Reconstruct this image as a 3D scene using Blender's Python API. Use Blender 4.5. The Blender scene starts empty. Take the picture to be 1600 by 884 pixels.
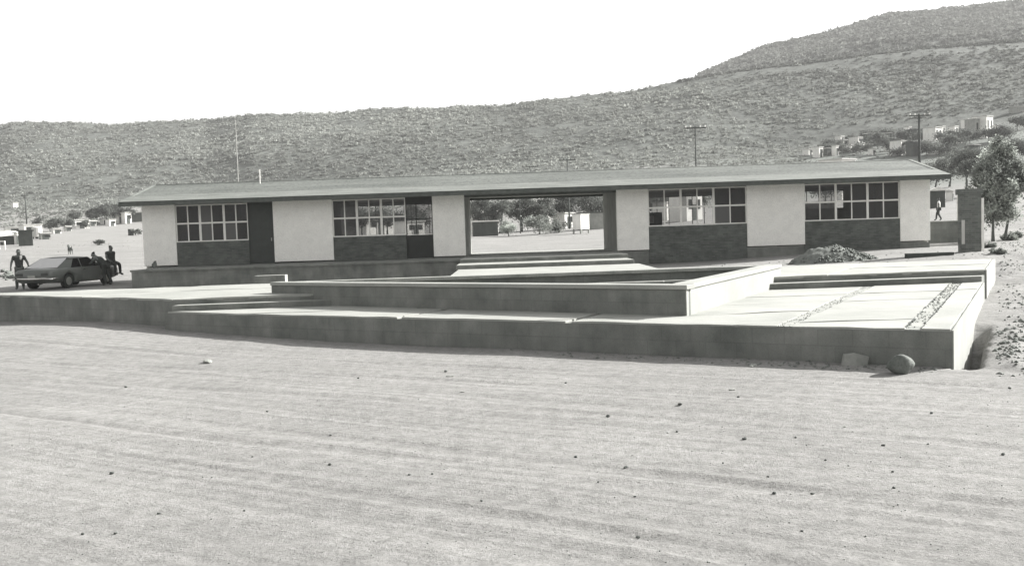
import bpy, bmesh, math, random
import numpy as np
from mathutils import Vector, Matrix
R = math.radians
random.seed(7); rng = np.random.default_rng(11)
scene = bpy.context.scene
COL = scene.collection

# ------------------------------------------------------------------ camera
CAM_H, FPX = 1.8, 1480.0
PITCH, ROLL = math.atan(82/1480), math.atan(.0335)
cam_d = bpy.data.cameras.new('camera'); cam = bpy.data.objects.new('camera', cam_d); COL.objects.link(cam)
cam_d.sensor_width = 36; cam_d.lens = 36*FPX/1600; cam_d.clip_start = .1; cam_d.clip_end = 5000
rx, up0, fw = Vector((1, 0, 0)), Vector((0, math.sin(PITCH), math.cos(PITCH))), Vector((0, math.cos(PITCH), -math.sin(PITCH)))
rgt = rx*math.cos(ROLL) - up0*math.sin(ROLL); upv = rx*math.sin(ROLL) + up0*math.cos(ROLL)
m = Matrix((rgt, upv, -fw)).transposed().to_4x4(); m.translation = Vector((0, 0, CAM_H)); cam.matrix_world = m
scene.camera = cam

# ------------------------------------------------------------------ world, sun, exposure
SUN_EL, SUN_AZ = R(27), R(25)          # azimuth measured from +x (right) towards +y (away)
sd = Vector((math.cos(SUN_EL)*math.cos(SUN_AZ), math.cos(SUN_EL)*math.sin(SUN_AZ), math.sin(SUN_EL)))
w = bpy.data.worlds.new('World'); scene.world = w; w.use_nodes = True
nt = w.node_tree; nt.nodes.clear()
sky = nt.nodes.new('ShaderNodeTexSky'); sky.sky_type = 'NISHITA'; sky.sun_disc = False
sky.sun_elevation = SUN_EL; sky.sun_rotation = math.pi/2 - SUN_AZ
sky.dust_density = 2.5; sky.ozone_density = 1.0
sep = nt.nodes.new('ShaderNodeSeparateColor')      # blue-sensitive black and white film: the blue record of the sky
cmb = nt.nodes.new('ShaderNodeCombineColor')
bg = nt.nodes.new('ShaderNodeBackground'); bg.inputs['Strength'].default_value = .09
out = nt.nodes.new('ShaderNodeOutputWorld')
nt.links.new(sky.outputs[0], sep.inputs[0])
for i in range(3): nt.links.new(sep.outputs[2], cmb.inputs[i])
nt.links.new(cmb.outputs[0], bg.inputs['Color']); nt.links.new(bg.outputs[0], out.inputs['Surface'])
sl = bpy.data.lights.new('sun', 'SUN'); sl.energy = 4.9; sl.angle = R(.5); sl.color = (1, .985, .955)
so = bpy.data.objects.new('sun', sl); COL.objects.link(so); so.rotation_euler = sd.to_track_quat('Z', 'Y').to_euler()
so.location = (40, 30, 60)
vs = scene.view_settings; vs.view_transform = 'Standard'; vs.look = 'None'; vs.exposure = 1.54; vs.gamma = 1
vs.use_curve_mapping = False
scene.cycles.use_denoising = True
scene.cycles.max_bounces = 8; scene.cycles.transparent_max_bounces = 12

# ------------------------------------------------------------------ materials
def grey(v):
    return (v*float(np.interp(v, [0, .15, .3, .5], [.89, .93, .99, 1.01])), v, v*float(np.interp(v, [0, .15, .3, .5], [.91, .92, .93, .95])), 1)
MATS = {}
def mat(name, v, lo=None, scale=6.0, detail=6, rough=.9, bump=0, bscale=None, stretch=(1, 1, 1), rot=0, tone=None,
        streak=0, spec=.3, metal=0, fleck=0, fscale=120):
    """grey procedural surface: fractal noise between lo and v, optional second streak, flecks and bump"""
    if name in MATS: return MATS[name]
    lo = v*.8 if lo is None else lo
    M = bpy.data.materials.new(name); M.use_nodes = True; n = M.node_tree.nodes; l = M.node_tree.links
    b = n['Principled BSDF']; b.inputs['Roughness'].default_value = rough; b.inputs['Specular IOR Level'].default_value = spec
    b.inputs['Metallic'].default_value = metal
    tc = n.new('ShaderNodeTexCoord'); mp = n.new('ShaderNodeMapping'); mp.inputs['Scale'].default_value = stretch
    mp.inputs['Rotation'].default_value = (0, 0, rot)
    l.new(tc.outputs['Object'], mp.inputs['Vector'])
    ns = n.new('ShaderNodeTexNoise'); ns.inputs['Scale'].default_value = scale; ns.inputs['Detail'].default_value = detail
    ns.inputs['Roughness'].default_value = .62; l.new(mp.outputs[0], ns.inputs['Vector'])
    cr = n.new('ShaderNodeValToRGB'); cr.color_ramp.elements[0].position = .3; cr.color_ramp.elements[1].position = .7
    cr.color_ramp.elements[0].color = grey(lo); cr.color_ramp.elements[1].color = grey(v)
    l.new(ns.outputs['Fac'], cr.inputs[0]); last = cr.outputs[0]
    def mul(sock, fac):
        mx = n.new('ShaderNodeMix'); mx.data_type = 'RGBA'; mx.blend_type = 'MULTIPLY'; mx.inputs[0].default_value = fac
        l.new(last, mx.inputs[6]); l.new(sock, mx.inputs[7]); return mx.outputs[2]
    if streak:
        m2 = n.new('ShaderNodeMapping'); m2.inputs['Scale'].default_value = (1.6, 1.6, .3); l.new(tc.outputs['Object'], m2.inputs[0])
        s2 = n.new('ShaderNodeTexNoise'); s2.inputs['Scale'].default_value = 2.2; s2.inputs['Detail'].default_value = 4
        l.new(m2.outputs[0], s2.inputs['Vector']); c2 = n.new('ShaderNodeValToRGB')
        c2.color_ramp.elements[0].position = .35; c2.color_ramp.elements[1].position = .65
        c2.color_ramp.elements[0].color = (.55, .55, .55, 1); l.new(s2.outputs['Fac'], c2.inputs[0]); last = mul(c2.outputs[0], streak)
    if fleck:
        s3 = n.new('ShaderNodeTexNoise'); s3.inputs['Scale'].default_value = fscale; s3.inputs['Detail'].default_value = 2
        l.new(tc.outputs['Object'], s3.inputs['Vector']); c3 = n.new('ShaderNodeValToRGB')
        c3.color_ramp.elements[0].position = .36; c3.color_ramp.elements[1].position = .5
        c3.color_ramp.elements[0].color = (.45, .45, .45, 1); l.new(s3.outputs['Fac'], c3.inputs[0]); last = mul(c3.outputs[0], fleck)
    if tone:
        at = n.new('ShaderNodeAttribute'); at.attribute_name = tone; last = mul(at.outputs['Color'], 1)
    l.new(last, b.inputs['Base Color'])
    if bump:
        nb = n.new('ShaderNodeTexNoise'); nb.inputs['Scale'].default_value = bscale or scale*6; nb.inputs['Detail'].default_value = 5
        l.new(mp.outputs[0], nb.inputs['Vector']); bp = n.new('ShaderNodeBump'); bp.inputs['Strength'].default_value = 1
        bp.inputs['Distance'].default_value = bump; l.new(nb.outputs['Fac'], bp.inputs['Height']); l.new(bp.outputs[0], b.inputs['Normal'])
    MATS[name] = M; return M
def glass(name, tint, gloss=.08):
    M = bpy.data.materials.new(name); M.use_nodes = True; n = M.node_tree.nodes; l = M.node_tree.links; n.clear()
    o = n.new('ShaderNodeOutputMaterial'); t = n.new('ShaderNodeBsdfTransparent'); t.inputs[0].default_value = (tint, tint, tint, 1)
    g = n.new('ShaderNodeBsdfGlossy'); g.inputs['Roughness'].default_value = .06; g.inputs[0].default_value = (.6, .6, .6, 1)
    d = n.new('ShaderNodeBsdfDiffuse'); d.inputs[0].default_value = (.35, .35, .34, 1)
    fr = n.new('ShaderNodeFresnel'); fr.inputs[0].default_value = 1.5
    mx = n.new('ShaderNodeMixShader'); m2 = n.new('ShaderNodeMixShader'); m2.inputs[0].default_value = gloss
    l.new(fr.outputs[0], mx.inputs[0]); l.new(t.outputs[0], mx.inputs[1]); l.new(g.outputs[0], mx.inputs[2])
    l.new(mx.outputs[0], m2.inputs[1]); l.new(d.outputs[0], m2.inputs[2]); l.new(m2.outputs[0], o.inputs[0])
    MATS[name] = M; return M
def brickmat(name, v, vm, sx=1.0):
    M = bpy.data.materials.new(name); M.use_nodes = True; n = M.node_tree.nodes; l = M.node_tree.links
    b = n['Principled BSDF']; b.inputs['Roughness'].default_value = .95
    tc = n.new('ShaderNodeTexCoord'); mp = n.new('ShaderNodeMapping'); mp.inputs['Rotation'].default_value = (R(90), 0, 0)
    sx_ = n.new('ShaderNodeSeparateXYZ'); cx = n.new('ShaderNodeCombineXYZ'); ad = n.new('ShaderNodeMath')
    l.new(tc.outputs['Object'], sx_.inputs[0]); l.new(sx_.outputs[0], ad.inputs[0]); l.new(sx_.outputs[1], ad.inputs[1])
    l.new(ad.outputs[0], cx.inputs[0]); l.new(sx_.outputs[2], cx.inputs[1])
    br = n.new('ShaderNodeTexBrick'); br.inputs['Scale'].default_value = 1; br.inputs['Brick Width'].default_value = .25
    br.inputs['Row Height'].default_value = .075; br.inputs['Mortar Size'].default_value = .007
    br.inputs['Color1'].default_value = grey(v*1.15); br.inputs['Color2'].default_value = grey(v*.75); br.inputs['Mortar'].default_value = grey(vm)
    l.new(cx.outputs[0], br.inputs['Vector'])
    ns = n.new('ShaderNodeTexNoise'); ns.inputs['Scale'].default_value = 2.5; ns.inputs['Detail'].default_value = 8; l.new(tc.outputs['Object'], ns.inputs['Vector'])
    cr = n.new('ShaderNodeValToRGB'); cr.color_ramp.elements[0].position = .3; cr.color_ramp.elements[1].position = .7
    cr.color_ramp.elements[0].color = (.6, .6, .6, 1); l.new(ns.outputs['Fac'], cr.inputs[0])
    mx = n.new('ShaderNodeMix'); mx.data_type = 'RGBA'; mx.blend_type = 'MULTIPLY'; mx.inputs[0].default_value = 1
    l.new(br.outputs['Color'], mx.inputs[6]); l.new(cr.outputs[0], mx.inputs[7]); l.new(mx.outputs[2], b.inputs['Base Color'])
    bp = n.new('ShaderNodeBump'); bp.inputs['Distance'].default_value = .006; bp.invert = True
    l.new(br.outputs['Fac'], bp.inputs['Height']); l.new(bp.outputs[0], b.inputs['Normal'])
    MATS[name] = M; return M
def block_joints(M):
    n = M.node_tree.nodes; l = M.node_tree.links; b = n['Principled BSDF']; src = b.inputs['Base Color'].links[0].from_socket
    tc = n.new('ShaderNodeTexCoord'); sp = n.new('ShaderNodeSeparateXYZ'); cx = n.new('ShaderNodeCombineXYZ'); sb = n.new('ShaderNodeMath'); sb.operation = 'SUBTRACT'
    l.new(tc.outputs['Object'], sp.inputs[0]); l.new(sp.outputs[0], sb.inputs[0]); l.new(sp.outputs[1], sb.inputs[1]); l.new(sb.outputs[0], cx.inputs[0]); l.new(sp.outputs[2], cx.inputs[1])
    br = n.new('ShaderNodeTexBrick'); br.inputs['Scale'].default_value = 1; br.inputs['Brick Width'].default_value = .58; br.inputs['Row Height'].default_value = .21; br.inputs['Mortar Size'].default_value = .012
    br.inputs['Mortar Smooth'].default_value = .6; br.inputs['Color1'].default_value = (1, 1, 1, 1); br.inputs['Color2'].default_value = (.87, .87, .87, 1); br.inputs['Mortar'].default_value = (.8, .8, .8, 1); l.new(cx.outputs[0], br.inputs['Vector'])
    mx = n.new('ShaderNodeMix'); mx.data_type = 'RGBA'; mx.blend_type = 'MULTIPLY'; mx.inputs[0].default_value = .8
    l.new(src, mx.inputs[6]); l.new(br.outputs['Color'], mx.inputs[7]); l.new(mx.outputs[2], b.inputs['Base Color'])
TRK = math.atan2(.515, -.857)
mat('stucco', .88, .78, 3, bump=.012, bscale=26, fleck=.28, fscale=30)
mat('white_paint', .78, .68, 4); mat('concrete_dark', .27, .14, 1.3, streak=.4, bump=.004, bscale=60, fleck=.3, fscale=90)
block_joints(MATS['concrete_dark'])
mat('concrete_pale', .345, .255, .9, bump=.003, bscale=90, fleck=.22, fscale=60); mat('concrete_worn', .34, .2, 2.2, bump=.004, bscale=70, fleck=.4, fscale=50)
mat('roofing', .18, .09, .5, stretch=(.35, 2.0, 1), bump=.03, bscale=9, fleck=.6, fscale=7); mat('mortar_band', .22, .13, 1.4, stretch=(.5, 2, 1), fleck=.3, fscale=12)
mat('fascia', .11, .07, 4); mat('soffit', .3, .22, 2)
brickmat('brick_dark', .13, .15); brickmat('brick_pillar', .17, .2)
mat('door_dark', .055, .04, 3, rough=.6); mat('door_black', .03, .02, 3, rough=.5)
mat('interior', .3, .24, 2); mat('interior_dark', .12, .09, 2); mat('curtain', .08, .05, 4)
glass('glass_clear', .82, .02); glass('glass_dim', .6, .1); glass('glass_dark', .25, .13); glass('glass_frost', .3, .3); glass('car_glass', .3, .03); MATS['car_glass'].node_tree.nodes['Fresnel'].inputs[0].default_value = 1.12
mat('soil_dark', .16, .08, 5, bump=.03, bscale=20)
mat('joint', .11, .06, 20, bump=.01, bscale=60)
mat('rock', .17, .09, 5, bump=.01, bscale=22, fleck=.3, fscale=40); mat('rock_pale', .3, .2, 6, bump=.006, bscale=20); mat('rock_dark', .17, .1, 7, bump=.004)
mat('rubble', .2, .1, 9, bump=.02, bscale=30)
mat('wood', .3, .2, 6, stretch=(1, 1, .2)); mat('wood_dark', .07, .04, 6); mat('wood_pale', .55, .42, 6, stretch=(1, 1, .2))
mat('bark', .13, .07, 8, stretch=(1, 1, .3), bump=.02, bscale=20)
mat('white_wash', .8, .66, 1.2, streak=.25); mat('house_grey', .34, .25, 1.5, streak=.3); mat('house_dark', .09, .06, 2, streak=.3); mat('tin_roof', .5, .36, 3, stretch=(4, 1, 1), rough=.6)
mat('dark_void', .02, .015, 3)
mat('car_paint', .11, .085, 2, rough=.35, spec=.5); mat('chrome', .6, .5, 4, rough=.2, metal=1); mat('tyre', .025, .02, 9); mat('rim', .3, .25, 5, rough=.35, metal=.6)
mat('lens_dark', .05, .04, 5, rough=.3); mat('seat_dark', .04, .03, 5)
mat('skin', .13, .1, 6, rough=.6); mat('hair', .015, .01, 30); mat('cloth_dark', .05, .03, 9); mat('cloth_grey', .1, .07, 9); mat('cloth_white', .75, .65, 9)
mat('fur', .12, .06, 8); mat('iron', .05, .04, 6, rough=.6); mat('galvanised', .45, .38, 6, rough=.5)

def leafmat(name, v, lo):
    M = mat(name, v, lo, 3, tone='tone'); n = M.node_tree.nodes; l = M.node_tree.links; b = n['Principled BSDF']; o = n['Material Output']
    t = n.new('ShaderNodeBsdfTranslucent'); mx = n.new('ShaderNodeMixShader'); mx.inputs[0].default_value = .42
    l.new(b.inputs['Base Color'].links[0].from_socket, t.inputs[0]); l.new(b.outputs[0], mx.inputs[1]); l.new(t.outputs[0], mx.inputs[2]); l.new(mx.outputs[0], o.inputs['Surface'])
leafmat('leaf', .21, .15); leafmat('scrub', .27, .2)
def hill_material():
    M = bpy.data.materials.new('hill_soil'); M.use_nodes = True; n = M.node_tree.nodes; l = M.node_tree.links
    b = n['Principled BSDF']; b.inputs['Roughness'].default_value = 1; b.inputs['Specular IOR Level'].default_value = .1
    tc = n.new('ShaderNodeTexCoord'); last = None
    for sc_, a, c in ((.02, .8, 1), (.35, .6, 1), (1.6, .7, 1)):
        ns = n.new('ShaderNodeTexNoise'); ns.inputs['Scale'].default_value = sc_; ns.inputs['Detail'].default_value = 5; l.new(tc.outputs['Object'], ns.inputs['Vector'])
        cr = n.new('ShaderNodeValToRGB'); cr.color_ramp.elements[0].position = .35; cr.color_ramp.elements[1].position = .65
        cr.color_ramp.elements[0].color = (a, a, a, 1); cr.color_ramp.elements[1].color = (c, c, c, 1); l.new(ns.outputs['Fac'], cr.inputs[0])
        mx = n.new('ShaderNodeMix'); mx.data_type = 'RGBA'; mx.blend_type = 'MULTIPLY'; mx.inputs[0].default_value = 1
        if last is None: mx.inputs[6].default_value = grey(.18)
        else: l.new(last, mx.inputs[6])
        l.new(cr.outputs[0], mx.inputs[7]); last = mx.outputs[2]
    l.new(last, b.inputs['Base Color']); MATS['hill_soil'] = M
hill_material()

def ground_material():
    M = bpy.data.materials.new('dirt'); M.use_nodes = True; n = M.node_tree.nodes; l = M.node_tree.links
    b = n['Principled BSDF']; b.inputs['Roughness'].default_value = 1; b.inputs['Specular IOR Level'].default_value = .1
    tc = n.new('ShaderNodeTexCoord')
    def noise(scale, det, stretch=None, ang=0, rough=.6):
        ns = n.new('ShaderNodeTexNoise'); ns.inputs['Scale'].default_value = scale; ns.inputs['Detail'].default_value = det; ns.inputs['Roughness'].default_value = rough
        if stretch:
            vr = n.new('ShaderNodeVectorRotate'); vr.rotation_type = 'Z_AXIS'; vr.inputs['Angle'].default_value = ang; l.new(tc.outputs['Object'], vr.inputs['Vector'])
            mp = n.new('ShaderNodeMapping'); mp.inputs['Scale'].default_value = stretch; l.new(vr.outputs[0], mp.inputs[0]); l.new(mp.outputs[0], ns.inputs['Vector'])
        else: l.new(tc.outputs['Object'], ns.inputs['Vector'])
        return ns.outputs['Fac']
    def ramp(s, p0, c0, p1, c1):
        cr = n.new('ShaderNodeValToRGB'); e = cr.color_ramp.elements; e[0].position = p0; e[1].position = p1
        e[0].color = (c0, c0, c0, 1); e[1].color = (c1, c1, c1, 1); l.new(s, cr.inputs[0]); return cr.outputs[0]
    def mul(a, bb, f=1.0):
        mx = n.new('ShaderNodeMix'); mx.data_type = 'RGBA'; mx.blend_type = 'MULTIPLY'; mx.inputs[0].default_value = f
        l.new(a, mx.inputs[6]); l.new(bb, mx.inputs[7]); return mx.outputs[2]
    base = n.new('ShaderNodeRGB'); base.outputs[0].default_value = (.338, .334, .322, 1)
    c = mul(base.outputs[0], ramp(noise(.35, 6), .32, .80, .68, 1.0))
    c = mul(c, ramp(noise(1.0, 5, (.08, 3.2, 1), -TRK), .36, .92, .6, 1.0))         # wheel and grader streaks
    c = mul(c, ramp(noise(1.0, 6, (.12, 11, 1), -TRK), .38, .84, .55, 1.0), .9)
    c = mul(c, ramp(noise(7, 8), .32, .74, .62, 1.0))
    c = mul(c, ramp(noise(30, 7, rough=.85), .36, .55, .52, 1.0), .8)                       # grit
    sp = n.new('ShaderNodeSeparateXYZ'); l.new(tc.outputs['Object'], sp.inputs[0])
    def sm(sock, a, bb):
        mr = n.new('ShaderNodeMapRange'); mr.interpolation_type = 'SMOOTHSTEP'; mr.inputs['From Min'].default_value = a; mr.inputs['From Max'].default_value = bb; l.new(sock, mr.inputs['Value']); return mr.outputs[0]
    mk = n.new('ShaderNodeMath'); mk.operation = 'MULTIPLY'; l.new(sm(sp.outputs[1], 125, 165), mk.inputs[0]); l.new(sm(sp.outputs[0], 15, 60), mk.inputs[1])
    dk = n.new('ShaderNodeMix'); dk.data_type = 'RGBA'; l.new(mk.outputs[0], dk.inputs[0]); l.new(c, dk.inputs[6]); dk.inputs[7].default_value = grey(.16); c = dk.outputs[2]     # weathered hill soil under the town
    l.new(c, b.inputs['Base Color'])
    bh = n.new('ShaderNodeMath'); bh.operation = 'ADD'
    l.new(noise(38, 6, rough=.75), bh.inputs[0]); sc_ = n.new('ShaderNodeMath'); sc_.operation = 'MULTIPLY'; sc_.inputs[1].default_value = .45; l.new(noise(1.0, 5, (.14, 13, 1), -TRK), sc_.inputs[0]); l.new(sc_.outputs[0], bh.inputs[1])
    bp = n.new('ShaderNodeBump'); bp.inputs['Distance'].default_value = .018; bp.inputs['Strength'].default_value = .9
    l.new(bh.outputs[0], bp.inputs['Height']); l.new(bp.outputs[0], b.inputs['Normal']); MATS['dirt'] = M
ground_material()

# ------------------------------------------------------------------ mesh helpers
def link(o, parent=None):
    COL.objects.link(o)
    if parent is not None: o.parent = parent
    return o
def tag(o, label=None, cat=None, group=None, kind=None):
    if label: o['label'] = label
    if cat: o['category'] = cat
    if group: o['group'] = group
    if kind: o['kind'] = kind
    return o
def thing(name, label, cat, loc=(0, 0, 0), rz=0, group=None):
    o = bpy.data.objects.new(name, None); o.location = loc; o.rotation_euler = (0, 0, rz); o.empty_display_size = .2
    link(o); return tag(o, label, cat, group)
def mesh(name, verts, faces, mt, parent=None, smooth=False, bevel=0):
    me = bpy.data.meshes.new(name); me.from_pydata([tuple(v) for v in verts], [], faces); me.update()
    if smooth: me.polygons.foreach_set('use_smooth', [True]*len(me.polygons))
    me.materials.append(MATS[mt]); o = link(bpy.data.objects.new(name, me), parent)
    if bevel:
        bv = o.modifiers.new('bevel', 'BEVEL'); bv.width = bevel; bv.segments = 2; bv.limit_method = 'ANGLE'
    return o
def npmesh(name, V, Q, mt, parent=None, tone=None, smooth=False):
    """V (n,3), Q (m,k) polygons of equal size, numpy; tone = value per vertex"""
    me = bpy.data.meshes.new(name); k = Q.shape[1]
    me.vertices.add(len(V)); me.vertices.foreach_set('co', V.astype(np.float32).ravel())
    me.loops.add(Q.size); me.loops.foreach_set('vertex_index', Q.astype(np.int32).ravel())
    me.polygons.add(len(Q)); me.polygons.foreach_set('loop_start', np.arange(0, Q.size, k, dtype=np.int32))
    if smooth: me.polygons.foreach_set('use_smooth', np.ones(len(Q), dtype=bool))
    me.update(calc_edges=True)
    if tone is not None:
        a = me.color_attributes.new('tone', 'FLOAT_COLOR', 'POINT'); c = np.ones((len(V), 4), np.float32); c[:, :3] = np.asarray(tone)[:, None]
        a.data.foreach_set('color', c.ravel())
    me.materials.append(MATS[mt]); return link(bpy.data.objects.new(name, me), parent)
BOXF = [(0, 3, 2, 1), (4, 5, 6, 7), (0, 1, 5, 4), (1, 2, 6, 5), (2, 3, 7, 6), (3, 0, 4, 7)]
def boxv(x0, x1, y0, y1, z0, z1):
    return [(x0, y0, z0), (x1, y0, z0), (x1, y1, z0), (x0, y1, z0), (x0, y0, z1), (x1, y0, z1), (x1, y1, z1), (x0, y1, z1)]
def box(name, x0, x1, y0, y1, z0, z1, mt, parent=None, bevel=0):
    return mesh(name, boxv(x0, x1, y0, y1, z0, z1), BOXF, mt, parent, bevel=bevel)
def boxes(name, lst, mt, parent=None):
    V, F_ = [], []
    for b in lst:
        k = len(V); V += boxv(*b); F_ += [tuple(i+k for i in f) for f in BOXF]
    return mesh(name, V, F_, mt, parent)
def tube(path, radii, sides=8, cap=True):
    V, F_ = [], []; P = [Vector(p) for p in path]
    for i, p in enumerate(P):
        d = (P[min(i+1, len(P)-1)]-P[max(i-1, 0)]).normalized(); a = d.orthogonal().normalized(); b = d.cross(a)
        for k in range(sides):
            t = 2*math.pi*k/sides; V.append(p+(a*math.cos(t)+b*math.sin(t))*radii[i])
    for i in range(len(P)-1):
        for k in range(sides):
            F_.append((i*sides+k, i*sides+(k+1) % sides, (i+1)*sides+(k+1) % sides, (i+1)*sides+k))
    if cap: F_ += [tuple(range(sides))[::-1], tuple(range((len(P)-1)*sides, len(P)*sides))]
    return V, F_
def join(parts):
    V, F_ = [], []
    for v, f in parts:
        k = len(V); V += list(v); F_ += [tuple(i+k for i in g) for g in f]
    return V, F_
def clip(poly, nx, ny, c):
    """keep nx*x+ny*y<=c"""
    o = []
    for i in range(len(poly)):
        a, b = poly[i], poly[(i+1) % len(poly)]; da, db = nx*a[0]+ny*a[1]-c, nx*b[0]+ny*b[1]-c
        if da <= 0: o.append(a)
        if da*db < 0:
            t = da/(da-db); o.append((a[0]+t*(b[0]-a[0]), a[1]+t*(b[1]-a[1])))
    return o
def vnoise(x, y, seed=0):
    x = np.asarray(x, float); y = np.asarray(y, float); xi = np.floor(x).astype(np.int64); yi = np.floor(y).astype(np.int64); fx, fy = x-xi, y-yi
    fx = fx*fx*(3-2*fx); fy = fy*fy*(3-2*fy)
    def h(a, b):
        v = (a*374761393+b*668265263+seed*974711) & 0x7fffffff; v = ((v ^ (v >> 13))*1274126177) & 0x7fffffff; return ((v ^ (v >> 16)) & 0xffff)/65535.
    return (h(xi, yi)*(1-fx)+h(xi+1, yi)*fx)*(1-fy)+(h(xi, yi+1)*(1-fx)+h(xi+1, yi+1)*fx)*fy
def fbm(x, y, oct=4, seed=0):
    s, a, t = 0, 1, 0
    for i in range(oct): s = s+a*vnoise(np.asarray(x)*2**i, np.asarray(y)*2**i, seed+i); t += a; a *= .5
    return s/t
def sstep(a, b, x): t = np.clip((np.asarray(x, float)-a)/(b-a), 0, 1); return t*t*(3-2*t)
def rough_edge(poly, wob, step=.3):
    o = []; n = len(poly)
    for i in range(n):
        a, b = poly[i], poly[(i+1) % n]; k = max(1, int(math.hypot(b[0]-a[0], b[1]-a[1])/step))
        o += [(a[0]+(b[0]-a[0])*j/k, a[1]+(b[1]-a[1])*j/k) for j in range(k)]
    P = np.array(o); f = 2.6
    dx = (fbm(P[:, 0]*f, P[:, 1]*f, 3, 91)-.5)*2*wob; dy = (fbm(P[:, 0]*f+40, P[:, 1]*f, 3, 92)-.5)*2*wob
    return [(x+a, y+b) for (x, y), a, b in zip(o, dx, dy)]
def prism(name, poly, z0, z1, mt, parent=None, bevel=0, wob=0):
    if wob:
        poly = rough_edge(poly, wob); V2 = np.array(poly); zt = (fbm(V2[:, 0]*2.2, V2[:, 1]*2.2, 3, 93)-.5)*wob*1.6
    else: zt = np.zeros(len(poly))
    n = len(poly); area = sum(poly[i][0]*poly[(i+1) % n][1]-poly[(i+1) % n][0]*poly[i][1] for i in range(n))
    if area < 0: poly = poly[::-1]; zt = zt[::-1]
    V = [(x, y, z0) for x, y in poly]+[(x, y, z1+float(h)) for (x, y), h in zip(poly, zt)]
    F_ = [tuple(range(n))[::-1], tuple(range(n, 2*n))]+[(i, (i+1) % n, n+(i+1) % n, n+i) for i in range(n)]
    return mesh(name, V, F_, mt, parent, bevel=bevel)

# ------------------------------------------------------------------ terrain
# columns: bearing (px of a 1480 px lens), heights at y = 60,100,150,200,260, then ridge distance and ridge elevation (px above horizon), far ridge elevation
KN = [60, 100, 150, 200, 260]
TC = [(-1600, .2, 1.9, 3.6, 5.8, 14, 420, 170, 0), (-800, .2, 1.8, 3.5, 5.8, 14, 430, 187, 0), (-765, .2, 1.8, 3.5, 5.8, 14, 430, 194, 0), (-700, .2, 1.8, 3.5, 5.8, 14, 430, 191, 0), (-600, .2, 1.7, 3.4, 5.6, 14, 430, 184, 0), (-465, .2, 1.4, 3.0, 5.5, 14, 425, 183, 0),
      (-400, .2, 1.2, 2.6, 5.5, 15, 400, 192, 0), (0, .45, 1.1, 2.2, 6.5, 19, 370, 196, 0), (200, .5, 1.3, 3.4, 9, 22, 370, 213, 0),
      (300, .55, 1.6, 4.2, 10, 23, 370, 227, 232), (400, .6, 2, 5, 11, 21.5, 370, 238, 270), (600, .7, 2.6, 6, 12.5, 23.5, 370, 255, 314), (800, .8, 3.6, 8, 15, 27, 370, 267, 325), (1600, 1, 5, 10, 20, 34, 370, 290, 330)]
TS = np.array([c[0] for c in TC], float)
def terrain(x, y, detail=True):
    x = np.asarray(x, float); y = np.asarray(y, float)
    # near ground
    z = .16*np.exp(-(((x+8.5)/4)**2+((y-19.5)/4)**2))
    z = z + sstep(22, 34, y)*(.08*sstep(0, 5, x)+.24*sstep(8, 18, x) - .07*sstep(-6, -14, x))
    z = z + sstep(6, 12, x)*.1*sstep(9, 20, y)
    yy = np.maximum(y, 45.); s = np.clip(x/yy*1480, -1600, 1600)
    K = [np.interp(s, TS, [c[i] for c in TC]) for i in range(1, 9)]
    far = np.interp(y, [45, 60], [0, 1]); zf = np.zeros_like(z)+K[0]
    for i in range(4):
        t = np.clip((y-KN[i])/(KN[i+1]-KN[i]), 0, 1); zf = zf + (K[i+1]-K[i])*t
    yR = K[5]; zR = CAM_H+K[6]/1480*yR
    t = np.clip((y-260)/(yR-260), 0, 1); zf = zf+(zR-K[4])*t**.95
    hasfar = K[7] > 0
    zF = np.where(hasfar, CAM_H+K[7]/1480*680, zR-25)
    t2 = np.clip((y-yR)/(680-yR), 0, 1); dip = -9*np.sin(np.pi*np.clip(t2*2.2, 0, 1))
    zf = zf + (zF-zR)*t2**1.25 + dip*(t2 > 0)
    zf = zf - np.maximum(y-680, 0)*.12
    hillm = sstep(215, 300, y)
    zf = zf + hillm*(fbm(x/45., y/45., 4, 3)-.5)*5.0
    z = z*(1-far)+zf*far
    if detail:
        q = x*.515+y*.857; p = -x*.857+y*.515
        nm = np.exp(-np.maximum(y-6, 0)/14.)
        z = z + .05*(fbm(x/3., y/3., 3, 5)-.5)
        tr = (vnoise(q*5.5, p*.12, 21)-.5)*.008+(vnoise(q*13, p*.15, 22)-.5)*.013
        z = z + tr*(.3+.9*vnoise(x/2.5, y/2.5, 23))*np.minimum(1, nm*1.3+.15)
        for q0, cv, ph, wd in ((4.6, .5, .3, .16), (5.9, .5, .5, .16), (7.3, .9, 1.1, .14), (8.7, .9, 1.2, .14), (10.6, .6, 2.2, .15), (3.3, .7, 2.9, .13), (6.7, -.8, .2, .12)):
            qq = np.abs(q-q0-cv*np.sin(p*.16+ph)); z = z + (-.014*(1-sstep(wd*.6, wd*.8, qq))+.010*np.exp(-((qq-wd*1.05)/.045)**2))*(.35+.65*vnoise(p*.5, p*0+q0, 77))*(y < 40)
        z = z + .012*(fbm(x*2.2, y*2.2, 3, 31)-.5)
        rough = sstep(6.5, 9, x-(y-11)*.42+1.2)*sstep(8, 12, y)*(1-sstep(34, 44, y))        # churned earth beside the plaza
        z = z + rough*(.2*(fbm(x*1.1, y*1.1, 4, 41)-.45)+.13*(fbm(x*4, y*4, 3, 43)-.5))
        # trench along the plaza's right wall
        ax, ay, dx, dy = 5.22, 11.15, .476, .879; tt = (x-ax)*dx+(y-ay)*dy; dd = (x-ax)*dy-(y-ay)*dx
        wob = .05*(vnoise(tt*3, tt*0, 51)-.5)
        tm = sstep(-.05, .18, tt)*(1-sstep(3.4, 5.2, tt))
        z = z - .6*tm*(1-sstep(.10, .19, np.abs(dd-.07+wob)))+.07*tm*np.exp(-((dd-.62)/.2)**2)
    return z
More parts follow.
